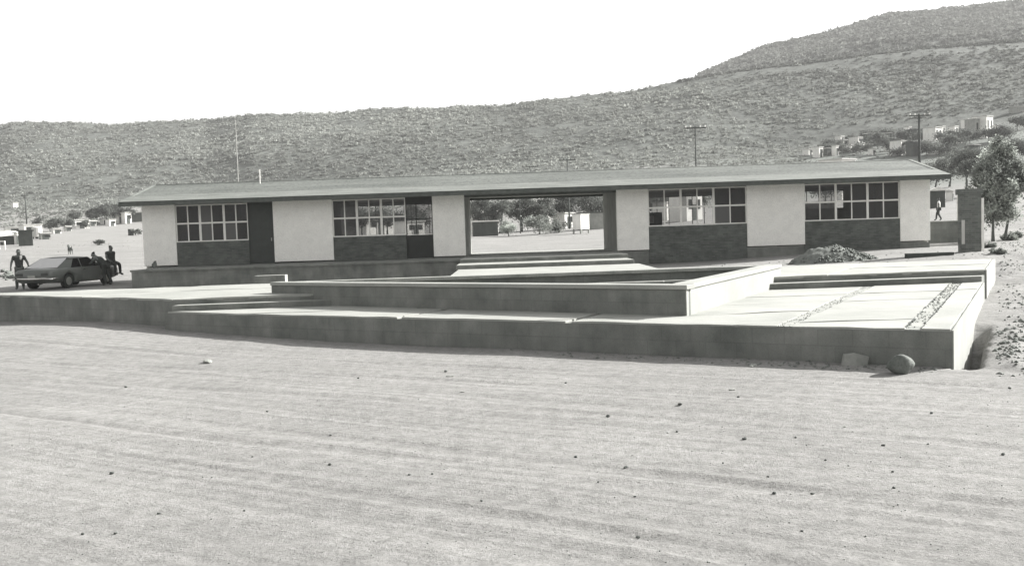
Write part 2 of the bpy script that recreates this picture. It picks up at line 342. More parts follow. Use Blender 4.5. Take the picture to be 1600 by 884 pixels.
def tz(x, y): return float(terrain(np.array([x]), np.array([y]))[0])

def ground_rows():
    ys = [-12, -8, -5, -3, -1.5, -.5, .4, 1.1, 1.7, 2.2]; y = 2.6
    while y < 62: ys.append(y); y += .036+.0052*(y-2.6)
    y0 = ys[-1]
    while y < 235: ys.append(y); y += 1.6
    return ys
YB = 235.
def sheet(name, ys, ncol, mt, tmax=1.15, off=9):
    k = np.linspace(-1, 1, ncol); ts = np.sign(k)*np.abs(k)**1.45*tmax; ys = np.array(ys, float); Y = np.repeat(ys[:, None], ncol, 1); X = ts[None, :]*(np.maximum(Y, 0)+off)
    Z = terrain(X, Y); V = np.stack([X, Y, Z], 2).reshape(-1, 3)
    i = np.arange(len(ys)-1)[:, None]*ncol+np.arange(ncol-1)[None, :]; i = i.ravel()
    Q = np.stack([i, i+1, i+ncol+1, i+ncol], 1)
    return npmesh(name, V, Q, mt, smooth=True)
gy = ground_rows(); gy[-1] = YB
g = sheet('ground', [-60, -30]+gy, 560, 'dirt', tmax=1.2, off=12); tag(g, kind='structure', label='pale dusty bare ground with wheel tracks')
hy = [YB]+list(np.arange(YB+3, 440, 3.2))+list(np.arange(442, 700, 7))+[720, 760, 820, 900]
hl = sheet('hill', hy, 560, 'hill_soil', tmax=1.2, off=12); tag(hl, kind='structure', label='scrub covered desert hill behind the town')

# ------------------------------------------------------------------ plaza (terraces, steps, planter)
ZL, ZU = .45, .68
LW, LC, LR = (-6.75, 18.3), (5.2, 11.19), (9.5, 19.05)           # lower plaza: right-angled tip towards the viewer
plaza = thing('plaza', 'low concrete plaza of two levels with a tip pointing forward', 'plaza', (0, 0, 0)); plaza['kind'] = 'structure'
lower = prism('lower_terrace', [LW, LC, LR], -.5, ZL-.03, 'concrete_dark', plaza, wob=.02)
lower['label'] = 'lower triangular terrace with grey cement walls'
# paving slabs of the lower terrace, cut by the pebble strips and the joints
def offset_tri(d):
    poly = [LW, LC, LR]
    for a, b in ((LW, LC), (LC, LR), (LR, LW)):
        ex, ey = b[0]-a[0], b[1]-a[1]; L = math.hypot(ex, ey); nx, ny = ey/L, -ex/L
        poly = clip(poly, nx, ny, nx*a[0]+ny*a[1]-d)
    return poly
ux, uy = .476, .879                 # direction of the right wall
px_, py_ = .879, -.476
base_poly = offset_tri(.02)
def strip_c(x, y): return px_*x+py_*y
cB, cR = strip_c(3.74, 12.64), strip_c(LC[0], LC[1])
cuts0 = [(-99, cB-6.3), (cB-6.2, cB-3.2), (cB-3.1, cB-.10), (cB+.10, cR-.52), (cR-.34, cR+.2)]
ycuts = [(-99, 12.54), (12.58, 14.07), (14.12, 15.6), (15.64, 17.1), (17.15, 99)]
for c0, c1 in cuts0:
    for y0, y1 in (ycuts if c1 < cR else [(-99, 13.2), (13.22, 15.2), (15.22, 17.2), (17.22, 99)]):
        p = clip(clip(base_poly, px_, py_, c1), -px_, -py_, -c0); p = clip(clip(p, 0, 1, y1), 0, -1, -y0)
        if len(p) > 2: prism('paving_slab', p, ZL-.06, ZL+random.uniform(-.004, .004), 'concrete_pale', lower, bevel=.006, wob=.02)
def strip(c0, c1, mt, top):
    p = clip(clip(offset_tri(.03), px_, py_, c1), -px_, -py_, -c0)
    return prism('pebble_strip', p, ZL-.06, top, mt, lower)
strip(cB-.10, cB+.10, 'concrete_worn', ZL-.008); strip(cR-.52, cR-.34, 'concrete_worn', ZL-.012)
# pebbles bedded in the strips
def pebble_bed(c, half, n, smin, smax, mt):
    parts = []; p = offset_tri(.12)
    ts_ = []
    V, F_ = [], []
    for i in range(n):
        t = random.uniform(11, 22); cc = c+random.uniform(-half, half)
        x, y = px_*cc+ux*t, py_*cc+uy*t
        ok = all((b[0]-a[0])*(y-a[1])-(b[1]-a[1])*(x-a[0]) > 0 for a, b in ((LW, LC), (LC, LR), (LR, LW)))
        if not ok: continue
        r = random.uniform(smin, smax); k = len(V)
        V += [(x+r, y, ZL-.012), (x, y+r*.8, ZL-.012), (x-r, y, ZL-.012), (x, y-r*.8, ZL-.012), (x+random.uniform(-.2, .2)*r, y, ZL-.012+r*.9)]
        F_ += [(k, k+1, k+4), (k+1, k+2, k+4), (k+2, k+3, k+4), (k+3, k, k+4)]
    o = mesh('pebble_bed', V, F_, mt, lower); o['kind'] = 'stuff'
pebble_bed(cB, .09, 320, .01, .022, 'concrete_worn'); pebble_bed(cR-.43, .07, 150, .012, .026, 'concrete_worn'); None
def dashes(c, n, w, gap):
    V, F_ = [], []
    for i in range(n):
        t = 11.5+10*i/n+random.uniform(-.05, .05); L = random.uniform(.5, 1)*10/n*gap; cc = c+random.uniform(-.012, .012); ww = w*random.uniform(.5, 1.1)
        q = [(px_*(cc+a)+ux*(t+b), py_*(cc+a)+uy*(t+b)) for a, b in ((-ww, 0), (ww, random.uniform(0, .03)), (ww*random.uniform(.3, 1), L), (-ww*random.uniform(.3, 1), L*.9))]
        if not all((b[0]-a[0])*(y-a[1])-(b[1]-a[1])*(x-a[0]) > .3 for a, b in ((LW, LC), (LC, LR), (LR, LW)) for x, y in q): continue
        k = len(V); V += [(x, y, ZL-.02) for x, y in q]+[(x, y, ZL+random.uniform(.003, .007)) for x, y in q]; F_ += [tuple(i_+k for i_ in f) for f in BOXF]
    o = mesh('set_stones', V, F_, 'joint', lower); o['kind'] = 'stuff'
dashes(cR-.53, 60, .016, .95); dashes(cR-.34, 52, .013, .8)
# the right wall face is coloured whiter to paint in its sunlight: thin skin set proud of the core
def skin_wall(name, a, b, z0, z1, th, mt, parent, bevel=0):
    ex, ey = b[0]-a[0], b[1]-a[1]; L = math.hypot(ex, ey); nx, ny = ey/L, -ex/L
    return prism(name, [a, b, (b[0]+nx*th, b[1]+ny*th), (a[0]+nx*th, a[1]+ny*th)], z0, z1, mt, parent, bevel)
skin_wall('sunlit_wall_skin', (LC[0]+.012*ux, LC[1]+.012*uy), (LR[0]-.02*ux, LR[1]-.02*uy), -.5, ZL-.012, .02, 'concrete_pale', lower)
# coping along the front edge
# upper terrace with two steps
UA, UB, UC, UD = (-13.4, 23.3), (-6.66, 18.60), (9.72, 19.40), (12.2, 23.9)
upper = prism('upper_terrace', [UA, UB, UC, UD], -.5, ZU-.03, 'concrete_dark', plaza, wob=.018); upper['label'] = 'upper terrace strip behind the planter'
ty = lambda x: LW[1]+(x-LW[0])*(LR[1]-LW[1])/(LR[0]-LW[0])
prism('step', [(-6.6, ty(-6.6)-.01), (9.46, ty(9.46)-.01), (9.75, ty(9.75)+.42), (-6.55, ty(-6.55)+.36)], .2, ZL+.11, 'concrete_dark', upper)
prism('step_nosing', [(-6.58, ty(-6.6)+.0), (9.45, ty(9.46)+.0), (9.73, ty(9.75)+.40), (-6.53, ty(-6.55)+.34)], ZL+.09, ZL+.115, 'concrete_pale', upper)
up_poly = [UA, UB, UC, UD]
cx_ = [-99, -9.9, -6.4, -3.3, -.2, 2.9, 6.1, 9.2, 99]
for i in range(8):
    for y0, y1 in ((-99, 21.45), (21.47, 99)):
        p = clip(clip(up_poly, px_, py_, cx_[i+1]*.9-9.0), -px_, -py_, -(cx_[i]*.9-9.0+.018)); p = clip(clip(p, 0, 1, y1), 0, -1, -y0)
        if len(p) > 2: prism('paving_slab', p, ZU-.05, ZU+random.uniform(-.004, .004), 'concrete_pale', upper, bevel=.006, wob=.02)
skin_wall('sunlit_wall_skin', (UC[0]+.01, UC[1]+.02), (UD[0]-.01, UD[1]-.02), -.3, ZU-.012, .02, 'concrete_pale', upper)  # paler skin paints sunlight onto the upper terrace's right wall
# triangular planter
PA, PB, PC = (-4.95, 19.45), (2.57, 14.05), (5.6, 19.75); PZ = .905
planter = thing('planter', 'large triangular concrete planter box standing on the plaza', 'planter', (1, 17.5, ZL))
def W(o): o.matrix_parent_inverse = Matrix.Translation(o.parent.location).inverted(); return o
bpy.context.view_layer.update()
def inset(tri, d):
    poly = list(tri)
    for a, b in zip(tri, tri[1:]+tri[:1]):
        ex, ey = b[0]-a[0], b[1]-a[1]; L = math.hypot(ex, ey); nx, ny = ey/L, -ex/L
        q = []
        poly = clip(poly, nx, ny, nx*a[0]+ny*a[1]-d)
    return poly
tri = [PA, PB, PC]
def wall_seg(name, a, b, th, z0, z1, mt, trim0=0, trim1=0, outset=0):
    ex, ey = b[0]-a[0], b[1]-a[1]; L = math.hypot(ex, ey); ex, ey = ex/L, ey/L; nx, ny = ey, -ex
    a = (a[0]+ex*trim0+nx*outset, a[1]+ey*trim0+ny*outset); b = (b[0]-ex*trim1+nx*outset, b[1]-ey*trim1+ny*outset)
    return W(prism(name, [a, b, (b[0]-nx*(th+outset), b[1]-ny*(th+outset)), (a[0]-nx*(th+outset), a[1]-ny*(th+outset))], z0, z1, mt, planter, bevel=.008))
wall_seg('side_wall', PA, PB, .18, ZL-.05, PZ-.07, 'concrete_dark', 0, .0)
wall_seg('side_wall', PB, PC, .18, ZL-.05, PZ-.07, 'concrete_dark', .2, .02)
W(skin_wall('sunlit_face_skin', (PB[0]+.004, PB[1]+.008), PC, ZL-.05, PZ-.072, .016, 'concrete_pale', planter))  # paler skin paints the sunlight on the planter's right face
wall_seg('side_wall', PC, PA, .18, ZL-.05, PZ-.07, 'concrete_dark', .22, .3)
wall_seg('coping', PA, PB, .26, PZ-.068, PZ, 'concrete_pale', .0, -.04, .03)
wall_seg('coping', PB, PC, .30, PZ-.066, PZ+.003, 'concrete_pale', .30, .0, .04)
wall_seg('coping', PC, PA, .26, PZ-.069, PZ-.002, 'concrete_worn', .34, .5, .03)
so_ = W(prism('soil', inset(tri, .15), ZL-.04, ZL+.16, 'soil_dark', planter))
# short wall stub behind the terrace and walkway
st = thing('low_wall_stub', 'short low grey wall stub with a sunlit end behind the upper terrace', 'wall', (-6.9, 27.1, -.1))
W(box('wall_body', -7.32, -6.47, 26.95, 27.25, -.2, .74, 'concrete_dark', st)); W(box('lit_end_paint', -6.468, -6.452, 26.95, 27.25, -.2, .752, 'concrete_pale', st)); W(box('lit_top_paint', -7.32, -6.468, 26.95, 27.25, .742, .752, 'concrete_pale', st))  # same grey concrete; pale end and top sheets paint the sunlight on it
path = box('walkway', -2.03, 4.9, 23.9, 36.4, -.2, .37, 'concrete_pale'); tag(path, 'pale concrete walkway leading to the school steps', kind='structure')

# ------------------------------------------------------------------ school building
bld = thing('school_building', 'long single storey school block with low gable roof and open central passage', 'building', (1.2, 45.5, 0))
bpy.context.view_layer.update()
YF, YK = 42.5, 48.4; FZ = .69; CZ = 3.46
XL, XR = -16.43, 18.8
def B(name, *a, mt='stucco', p=None, bevel=0):
    o = box(name, *a, mt, p or bld, bevel)
    if (p or bld) is bld: o.matrix_parent_inverse = Matrix.Translation(bld.location).inverted()
    return o
# base, floors, platform
B('base_course', XL+.02, -2.05, YF+.03, YK, -.4, .64, mt='concrete_dark'); B('base_course', 4.8, XR, YF+.03, YK, -.4, .64, mt='concrete_dark')
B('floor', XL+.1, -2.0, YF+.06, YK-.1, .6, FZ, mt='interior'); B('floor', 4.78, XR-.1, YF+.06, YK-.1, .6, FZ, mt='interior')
B('front_platform', -15.78, -2.1, 39.3, YF+.02, -.5, .672, mt='concrete_dark', bevel=.02)
B('platform_edge', -15.8, -2.1, 39.22, 39.5, .60, .68, mt='concrete_dark')
B('passage_floor', -2.08, 4.78, 38.7, YK+.05, -.4, .682, mt='concrete_worn')
B('step', -2.12, 4.72, 36.4, 38.68, -.3, .53, mt='concrete_pale', bevel=.012)
B('shaded_riser', -2.1, 4.70, 36.385, 36.398, .3, .52, mt='concrete_dark'); B('shaded_riser', -2.06, 4.76, 38.682, 38.699, .535, .678, mt='concrete_dark')  # thin dark sheets paint the shade on the step risers
B('rear_apron', -3.0, 6.0, YK+.06, 51.2, -.4, .66, mt='concrete_pale')
# front wall: x edges taken from the bays
panels = [(XL, -14.95), (-10.58, -7.93), (-3.45, -2.02), (4.78, 6.2), (10.61, 13.19), (17.46, XR)]
for i, (a, b) in enumerate(panels):
    zb = .745 if b < 0 else .73
    B('wall_panel', a, b, YF-.06, YF+.14, zb, CZ+.02, mt='stucco', bevel=.012)
bays = [(-14.95, -11.72), (-7.93, -4.66), (6.2, 10.61), (13.19, 17.46)]
WZ0, WZ1 = 1.76, 3.42
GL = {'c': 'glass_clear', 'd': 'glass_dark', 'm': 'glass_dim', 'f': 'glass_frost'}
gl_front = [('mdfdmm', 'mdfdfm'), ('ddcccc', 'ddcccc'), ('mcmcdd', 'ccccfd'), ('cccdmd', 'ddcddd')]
def window(a, b, y, z0, z1, ncol, rows, label, group=None):
    wn = bpy.data.objects.new('window', None); link(wn, bld); wn.location = Vector((a, y, z0))-bld.location
    if label: wn['label'] = label
    W_, H_ = b-a, z1-z0; fr = []
    t = .032
    fr += [(0, W_, -.03, .03, 0, .05), (0, W_, -.03, .03, H_-.05, H_), (0, .045, -.03, .03, .05, H_-.05), (W_-.045, W_, -.03, .03, .05, H_-.05)]
    fr.append((.045, W_-.045, -.026, .026, H_/2-.035, H_/2+.035))
    cw = W_/ncol
    for i in range(1, ncol):
        ww = .05 if i % 2 == 0 else .024
        for zz in ((.05, H_/2-.035), (H_/2+.035, H_-.05)): fr.append((i*cw-ww, i*cw+ww, -.024, .024, zz[0], zz[1]))
    boxes('frame', fr, 'white_paint', wn)
    for r, row in enumerate(rows):
        for c, k in enumerate(row):
            zz = (H_/2+.03, H_-.045) if r == 0 else (.045, H_/2-.03)
            tl = random.uniform(-.006, .006)
            x0, x1 = c*cw+.02, (c+1)*cw-.02
            mesh('pane', [(x0, -.004+tl, zz[0]), (x1, -.004-tl, zz[0]), (x1, -.004-tl, zz[1]), (x0, -.004+tl, zz[1]), (x0, .003+tl, zz[0]), (x1, .003-tl, zz[0]), (x1, .003-tl, zz[1]), (x0, .003+tl, zz[1])], BOXF, GL[k], wn)
    return wn
labs = ['window beside the dark full height door', 'window left of the open passage', 'window right of the open passage', 'window nearest the right gable']
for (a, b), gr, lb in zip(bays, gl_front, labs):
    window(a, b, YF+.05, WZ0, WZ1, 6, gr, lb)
    B('brick_dado', a+.002, b-.002, YF-.01, YF+.13, (.70 if b < 0 else .1), WZ0-.005, mt='brick_dark')
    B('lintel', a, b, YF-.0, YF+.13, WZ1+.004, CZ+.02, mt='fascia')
# doors
d1 = bpy.data.objects.new('door', None); link(d1, bld); d1.location = Vector((-11.72, YF, FZ))-bld.location; d1['label'] = 'plain dark full height door'
boxes('door_leaf', [(.03, 1.11, .04, .085, .01, 2.72)], 'door_dark', d1); boxes('frame', [(0, .03, .0, .12, 0, 2.76), (1.11, 1.14, 0, .12, 0, 2.76), (.03, 1.11, 0, .12, 2.725, 2.76)], 'door_dark', d1)
boxes('handle', [(1.0, 1.03, -.0, .04, 1.0, 1.14)], 'galvanised', d1)
d2 = bpy.data.objects.new('door', None); link(d2, bld); d2.location = Vector((-4.66, YF, FZ))-bld.location; d2['label'] = 'dark door with glazed upper half'
boxes('lower_panel', [(.04, 1.17, .05, .09, .01, 1.05)], 'door_black', d2)
boxes('frame', [(0, .04, .03, .12, 0, 2.76), (1.17, 1.21, .03, .12, 0, 2.76), (.04, 1.17, .03, .12, 2.42, 2.76), (.45, .49, .04, .1, 1.08, 2.42), (.04, 1.17, .04, .1, 1.75, 1.79)], 'door_black', d2)
boxes('rail', [(.04, 1.17, .03, .1, 1.055, 1.08)], 'white_paint', d2)
for x0, x1 in ((.04, .45), (.49, 1.17)):
    for z0, z1 in ((1.08, 1.75), (1.79, 2.42)): boxes('pane', [(x0, x1, .06, .068, z0, z1)], 'glass_dim', d2)
# partitions, passage walls, gable walls
B('passage_wall', -2.2, -2.0, YF+.14, YK, FZ-.02, CZ+.02, mt='concrete_worn'); B('passage_wall', 4.76, 4.96, YF+.14, YK, FZ-.02, CZ+.02, mt='house_grey')
B('gable_wall', XL+.01, XL+.19, YF+.14, YK, .3, CZ+.02, mt='stucco'); B('gable_wall', XR-.19, XR-.01, YF+.14, YK, .3, CZ+.02, mt='stucco')
for x in (-9.2, 11.9): B('partition', x-.07, x+.07, YF+.14, YK, FZ, CZ+.02, mt='interior')
B('ceiling', XL+.05, XR-.05, YF-.02, YK+.1, CZ+.022, CZ+.12, mt='soffit')
# rear wall: openings behind the see-through panes
rear_open = [(-8.6, -3.2, 1.5, 3.3), (6.9, 10.5, 1.45, 3.25), (14.5, 17.0, 2.35, 3.3)]
xs = XL
segs = []
for (a, b, z0, z1) in rear_open:
    segs += [(a, b, FZ, z0), (a, b, z1, CZ+.02)]
edges = [(XL+.19, -8.6), (-3.2, -2.2), (4.96, 6.9), (10.5, 14.5), (17.0, XR-.19)]
for a, b in edges: segs.append((a, b, FZ, CZ+.02))
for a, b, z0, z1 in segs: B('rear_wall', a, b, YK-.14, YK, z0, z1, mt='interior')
for i, (a, b, z0, z1) in enumerate(rear_open):
    n = 6 if i < 2 else 4
    wn = bpy.data.objects.new('rear_window', None); link(wn, bld); wn.location = Vector((a, YK-.07, z0))-bld.location; cw = (b-a)/n
    boxes('frame', [(0, b-a, -.02, .02, 0, .04), (0, b-a, -.02, .02, z1-z0-.04, z1-z0)]+[(k*cw-.015, k*cw+.015, -.02, .02, .04, z1-z0-.04) for k in range(n+1)], 'door_dark', wn)
# desks and a cupboard seen through the panes
cb = thing('cupboard', 'dark cupboard with a pinned white sheet inside the classroom window', 'cupboard', (6.9, 46.0, FZ))
boxes('body', [(-.45, .45, -.2, .2, 0, 1.75)], 'interior_dark', cb); boxes('door', [(-.43, -.01, -.222, -.202, .08, 1.7)], 'interior_dark', cb); boxes('door', [(.01, .43, -.222, -.202, .08, 1.7)], 'interior_dark', cb)
boxes('notice_sheet', [(-.25, .05, -.232, -.224, 1.22, 1.58)], 'cloth_white', cb)
# dark panel across the closed room darkens its panes
B('inner_screen', -14.9, -11.7, 45.2, 45.26, FZ, CZ, mt='interior_dark')
# passage beam and roof
B('passage_beam', -2.02, 4.78, YF-.02, YF+.2, 3.34, CZ+.018, mt='fascia'); B('passage_beam', -2.0, 4.76, YK-.2, YK, 3.38, CZ+.018, mt='fascia')
def roof():
    E0, E1, RY, EZ, RZ, th = 41.45, 49.75, 45.6, 3.60, 4.54, .15; x0, x1 = -17.02, 19.27
    prof = [(E0, EZ-th), (E0, EZ), (RY, RZ), (E1, EZ), (E1, EZ-th), (RY, RZ-th-.02)]
    V = [(x0, y, z) for y, z in prof]+[(x1, y, z) for y, z in prof]
    F_ = [(0, 1, 7, 6), (1, 2, 8, 7), (2, 3, 9, 8), (3, 4, 10, 9), (4, 5, 11, 10), (5, 0, 6, 11), (0, 5, 2, 1), (5, 4, 3, 2), (6, 7, 8, 11), (11, 8, 9, 10)]
    r = mesh('roof', V, F_, 'roofing', bld); r.matrix_parent_inverse = Matrix.Translation(bld.location).inverted()
    sl_ = (RZ-EZ)/(RY-E0)
    def on(name, ya, yb, dz, xa, xb, mt):
        za, zb = EZ+(ya-E0)*sl_, EZ+(yb-E0)*sl_
        return mesh(name, [(xa, ya, za+.002), (xb, ya, za+.002), (xb, yb, zb+.002), (xa, yb, zb+.002), (xa, ya, za+dz), (xb, ya, za+dz), (xb, yb, zb+dz), (xa, yb, zb+dz)], BOXF, mt, r)
    on('eave_band', E0-.04, E0+1.25, .012, x0-.01, x1+.01, 'mortar_band')
    on('verge_band', E0+1.26, RY, .02, x0-.02, x0+.16, 'mortar_band'); on('verge_band', E0+1.26, RY, .02, x1-.16, x1+.02, 'mortar_band')
    on('ridge_roll', RY-.12, RY-.01, .02, x0, x1, 'roofing')
    mesh('fascia_board', boxv(x0-.01, x1+.01, E0-.035, E0-.003, EZ-.2, EZ-.03), BOXF, 'fascia', r)
    mesh('soffit_slab', boxv(x0+.1, x1-.1, E0+.07, YF-.065, CZ+.03, CZ+.06), BOXF, 'soffit', r)
    return r
roof()
for xx, yy, h in ((-11.75, 45.0, .62),):
    vp = thing('vent_pipe', 'short pale pipe standing on the roof', 'pipe', (xx, yy, 4.4)); v, f = tube([(0, 0, 0), (0, 0, h)], [.028, .028]); mesh('stack', v, f, 'white_paint', vp)
    v, f = tube([(0, 0, h-.02), (0, 0, h+.05)], [.036, .036]); mesh('collar', v, f, 'white_paint', vp)
am = thing('antenna_mast', 'tall thin aerial mast rising behind the roof', 'mast', (-14.9, 52.5, tz(-14.9, 52.5)))
v, f = tube([(0, 0, 0), (0, 0, 8.3)], [.035, .018]); mesh('pole', v, f, 'galvanised', am); v, f = join([tube([(-.2, 0, 8.0), (.2, 0, 8.0)], [.008, .008], 5), tube([(-.14, 0, 7.8), (.14, 0, 7.8)], [.008, .008], 5)]); mesh('aerial', v, f, 'galvanised', am)

# ------------------------------------------------------------------ placing things on the terrain
def ray(u, v):
    dx, dy = u-800, v-442; x = dx*math.cos(ROLL)-dy*math.sin(ROLL); y = dy*math.cos(ROLL)+dx*math.sin(ROLL)
    return x, FPX*math.cos(PITCH)-y*math.sin(PITCH), -FPX*math.sin(PITCH)-y*math.cos(PITCH)
def hit(u, v, y0=20., y1=650.):
    x, Y, Z = ray(u, v); ys = np.arange(y0, y1, .4); zz = CAM_H+Z/Y*ys; tzv = terrain(x/Y*ys, ys)
    k = np.argmax(tzv >= zz); k = k if tzv[k] >= zz[k] else len(ys)-1
    return float(x/Y*ys[k]), float(ys[k]), float(tzv[k])
def at_y(u, y):
    x, Y, Z = ray(u, 360); return x/Y*y, y, tz(x/Y*y, y)

# ------------------------------------------------------------------ hillside scrub
def leaf_quads(C, size, rngl, flat=.5):
    """one randomly turned quad per centre"""
    n = len(C); a = rngl.normal(size=(n, 3)); a /= np.linalg.norm(a, axis=1)[:, None]; b = rngl.normal(size=(n, 3)); b[:, 2] *= flat
    b -= (a*b).sum(1)[:, None]*a; b /= np.linalg.norm(b, axis=1)[:, None]; c = np.cross(a, b)
    s = np.asarray(size).reshape(-1, 1); s = s*rngl.uniform(.6, 1.3, (n, 1))
    V = np.stack([C-b*s-c*s*.55, C+b*s*.2-c*s*.7, C+b*s+c*s*.5, C-b*s*.15+c*s*.65], 1).reshape(-1, 3)
    return V, np.arange(4*n).reshape(-1, 4)
def scrub(name, x, y, r, tone, k, label, squash=.62):
    n = len(x); z = terrain(x, y, False)
    off = rng.normal(size=(n, k, 3)); off /= np.linalg.norm(off, axis=2)[:, :, None]; off *= rng.uniform(.35, 1, (n, k, 1)); off[:, :, 2] = np.abs(off[:, :, 2])*squash
    C = np.stack([x, y, z-.1], 1)[:, None, :]+off*r[:, None, None]; sz = np.repeat(r*.31, k)
    V, Q = leaf_quads(C.reshape(-1, 3), sz, rng); tn = np.repeat(np.clip(np.repeat(tone, k)*rng.uniform(.85, 1.15, n*k), .05, 1.6), 4)
    o = npmesh(name, V, Q, 'scrub', tone=tn); return tag(o, label, 'scrub', kind='stuff')
N = 88000
yy = rng.uniform(140, 440, N); tt = rng.uniform(-.80, .80, N); xx = tt*yy; ss = tt*1480
start = np.interp(ss, [-900, -200, 100, 300, 900], [200, 205, 190, 165, 140])
cl = fbm(xx/14, yy/14, 3, 61); keep = (yy > start) & (cl+rng.uniform(-.2, .2, N) > .33) & (yy < np.interp(ss, TS, [c[6] for c in TC])+25)
scar = (((xx/yy*1480-445)/38)**2+((yy-268)/11)**2) < 1                 # bare scar above the passage's right side
keep &= ~((ss > 470) & (yy < 272) & (rng.uniform(0, 1, N) < .6)); crest = np.abs(yy-np.interp(ss, TS, [c[6] for c in TC])+9) < 9; keep &= ~(crest & (ss > 250) & (rng.uniform(0, 1, N) < .8)); keep &= ~(scar & (rng.uniform(0, 1, N) < .5))
xx, yy = xx[keep], yy[keep]; n = len(xx)
rr = (.38+1.0*rng.uniform(0, 1, n)**1.8+.2*(yy > 300))*np.interp(yy, [150, 300], [.6, 1])*np.where((xx/yy*1480 > 470) & (yy < 272), .55, 1)
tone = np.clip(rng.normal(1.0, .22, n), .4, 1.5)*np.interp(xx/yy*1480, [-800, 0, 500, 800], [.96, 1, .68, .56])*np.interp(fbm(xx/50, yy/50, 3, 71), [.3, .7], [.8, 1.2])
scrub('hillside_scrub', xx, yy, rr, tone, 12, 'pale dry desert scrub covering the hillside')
N = 2600
ss = rng.uniform(265, 830, N); yy = np.interp(ss, TS, [c[6] for c in TC])+rng.uniform(-4, 6, N); xx = ss/1480*yy
scrub('crest_scrub', xx, yy, rng.uniform(.5, 1.3, N), np.clip(rng.normal(.38, .1, N), .2, .7), 9, 'dark line of brush along the nearer crest of the right hill')
N = 16000
yy = rng.uniform(430, 690, N); tt = rng.uniform(.16, .75, N); xx = tt*yy; n = N
scrub('far_hill_scrub', xx, yy, rng.uniform(1.0, 3.0, n), np.clip(rng.normal(.48, .14, n), .2, .9), 9, 'darker scrub on the higher hill behind')

N = 26000
yy = 52*(215/52)**rng.uniform(0, 1, N); tt = rng.uniform(-.75, .75, N); xx = tt*yy
keep = (fbm(xx/(9+yy*.05), yy/(3+yy*.06), 3, 131)+rng.uniform(-.06, .06, N) > .58) & ((yy > 56) | (np.abs(xx) > 25))
xx, yy = xx[keep], yy[keep]; n = len(xx)
scrub('field_weeds', xx, yy, rng.uniform(.06, .24, n)*np.interp(yy, [50, 200], [.8, 1.8]), np.clip(rng.normal(.75, .2, n), .3, 1.3), 6, 'low dry weeds scattered in patches over the field', .5)
# ------------------------------------------------------------------ trees and shrubs
def crown_cloud(h, wd, base, nclump, nleaf, leaf, seed, droop=0, shape=.8, spread=1.0):
    r = np.random.default_rng(seed); cs = []
    for i in range(nclump):
        d = r.normal(size=3); d /= np.linalg.norm(d); d *= r.uniform(.35, 1)**.6
        cs.append((d[0]*wd/2*(1-.25*max(d[2], 0)), d[1]*wd/2*.9, base+(h-base)*(.5+.5*d[2]*shape)))
    cs = np.array(cs); rad = r.uniform(.13, .26, nclump)*wd*spread
    idx = r.integers(0, nclump, nleaf); o = r.normal(size=(nleaf, 3))*.55; o[:, 2] *= .8
    C = cs[idx]+o*rad[idx][:, None]
    if droop: C[:, 2] -= droop*np.abs(o[:, 0])*rad[idx]
    C[:, 2] = np.maximum(C[:, 2], base*.35)
    ct = r.uniform(.6, 1.35, nclump); tn = np.repeat(ct[idx]*r.uniform(.7, 1.3, nleaf), 4)
    V, Q = leaf_quads(C, np.full(nleaf, leaf), r); return V, Q, tn, cs
def tree(name, label, cat, pos, h, wd, base, nclump, nleaf, leaf, seed, group=None, trunks=((0, 0),), tr=.12, bright=1.0, droop=0, spread=1.0):
    t = thing(name, label, cat, (pos[0], pos[1], pos[2]-.05), 0, group); r = random.Random(seed)
    V, Q, tn, cs = crown_cloud(h, wd, base, nclump, nleaf, leaf, seed, droop, .8 if spread == 1 else .98, spread); npmesh('crown', V, Q, 'leaf', t, tone=tn*bright)
    for i, (tx, ty_) in enumerate(trunks):
        lean = (tx*1.8+r.uniform(-.05, .05)*wd, ty_*1.8); top = base+(h-base)*.45; P = []
        for k in range(6): f = k/5; P.append((tx+(lean[0]-tx)*f+math.sin(f*5+seed)*.06, ty_+(lean[1]-ty_)*f, top*f))
        parts = [tube(P, [tr*(1.25 if k == 0 else 1-.13*k) for k in range(6)], 7)]
        for c in cs[::max(1, len(cs)//7)]:
            m_ = Vector(P[3])*.5+Vector(c)*.5+Vector((0, 0, .1*h)); parts.append(tube([P[3], m_*.9+Vector(P[3])*.1, tuple(c)], [tr*.5, tr*.3, tr*.1], 5))
        v, f = join(parts); mesh('trunk', v, f, 'bark', t, smooth=True)
    return t
# feathery tree by the pillar
p = hit(1563, 377)
tree('feathery_tree', 'tall feathery tree with two slim trunks beyond the brick pillar', 'tree', (p[0], p[1], p[2]), 168*p[1]/1480, 76*p[1]/1480, 1.0, 95, 20000, .062, 5, trunks=((-.3, 0), (.32, .1)), tr=.075, bright=1.6, droop=.9, spread=.72)
def shrub(label, u, v, hpx, wpx, seed, group=None, bright=1.0, name='shrub', cat='shrub', nleaf=None, y=None):
    p = hit(u, v) if y is None else at_y(u, y); k = p[1]/1480; h, wd = hpx*k, wpx*k
    return tree(name, label, cat, p, h, wd, h*(.1 if name == 'shrub' else .28), max(6, int(wpx/3)), nleaf or int(120+hpx*wpx*1.9), max(.07, 1.15*k), seed, group, tr=.035*h, bright=bright)
G1 = 'dark trees among the hillside houses'; L1 = 'dark bushy tree among hillside houses'; HORD = ['leftmost', 'second from the left', 'third from the left', 'fourth from the left', 'fifth from the left', 'sixth from the left', 'seventh from the left', 'eighth from the left', 'ninth from the left', 'tenth from the left', 'eleventh from the left', 'twelfth from the left', 'rightmost']
k = 100
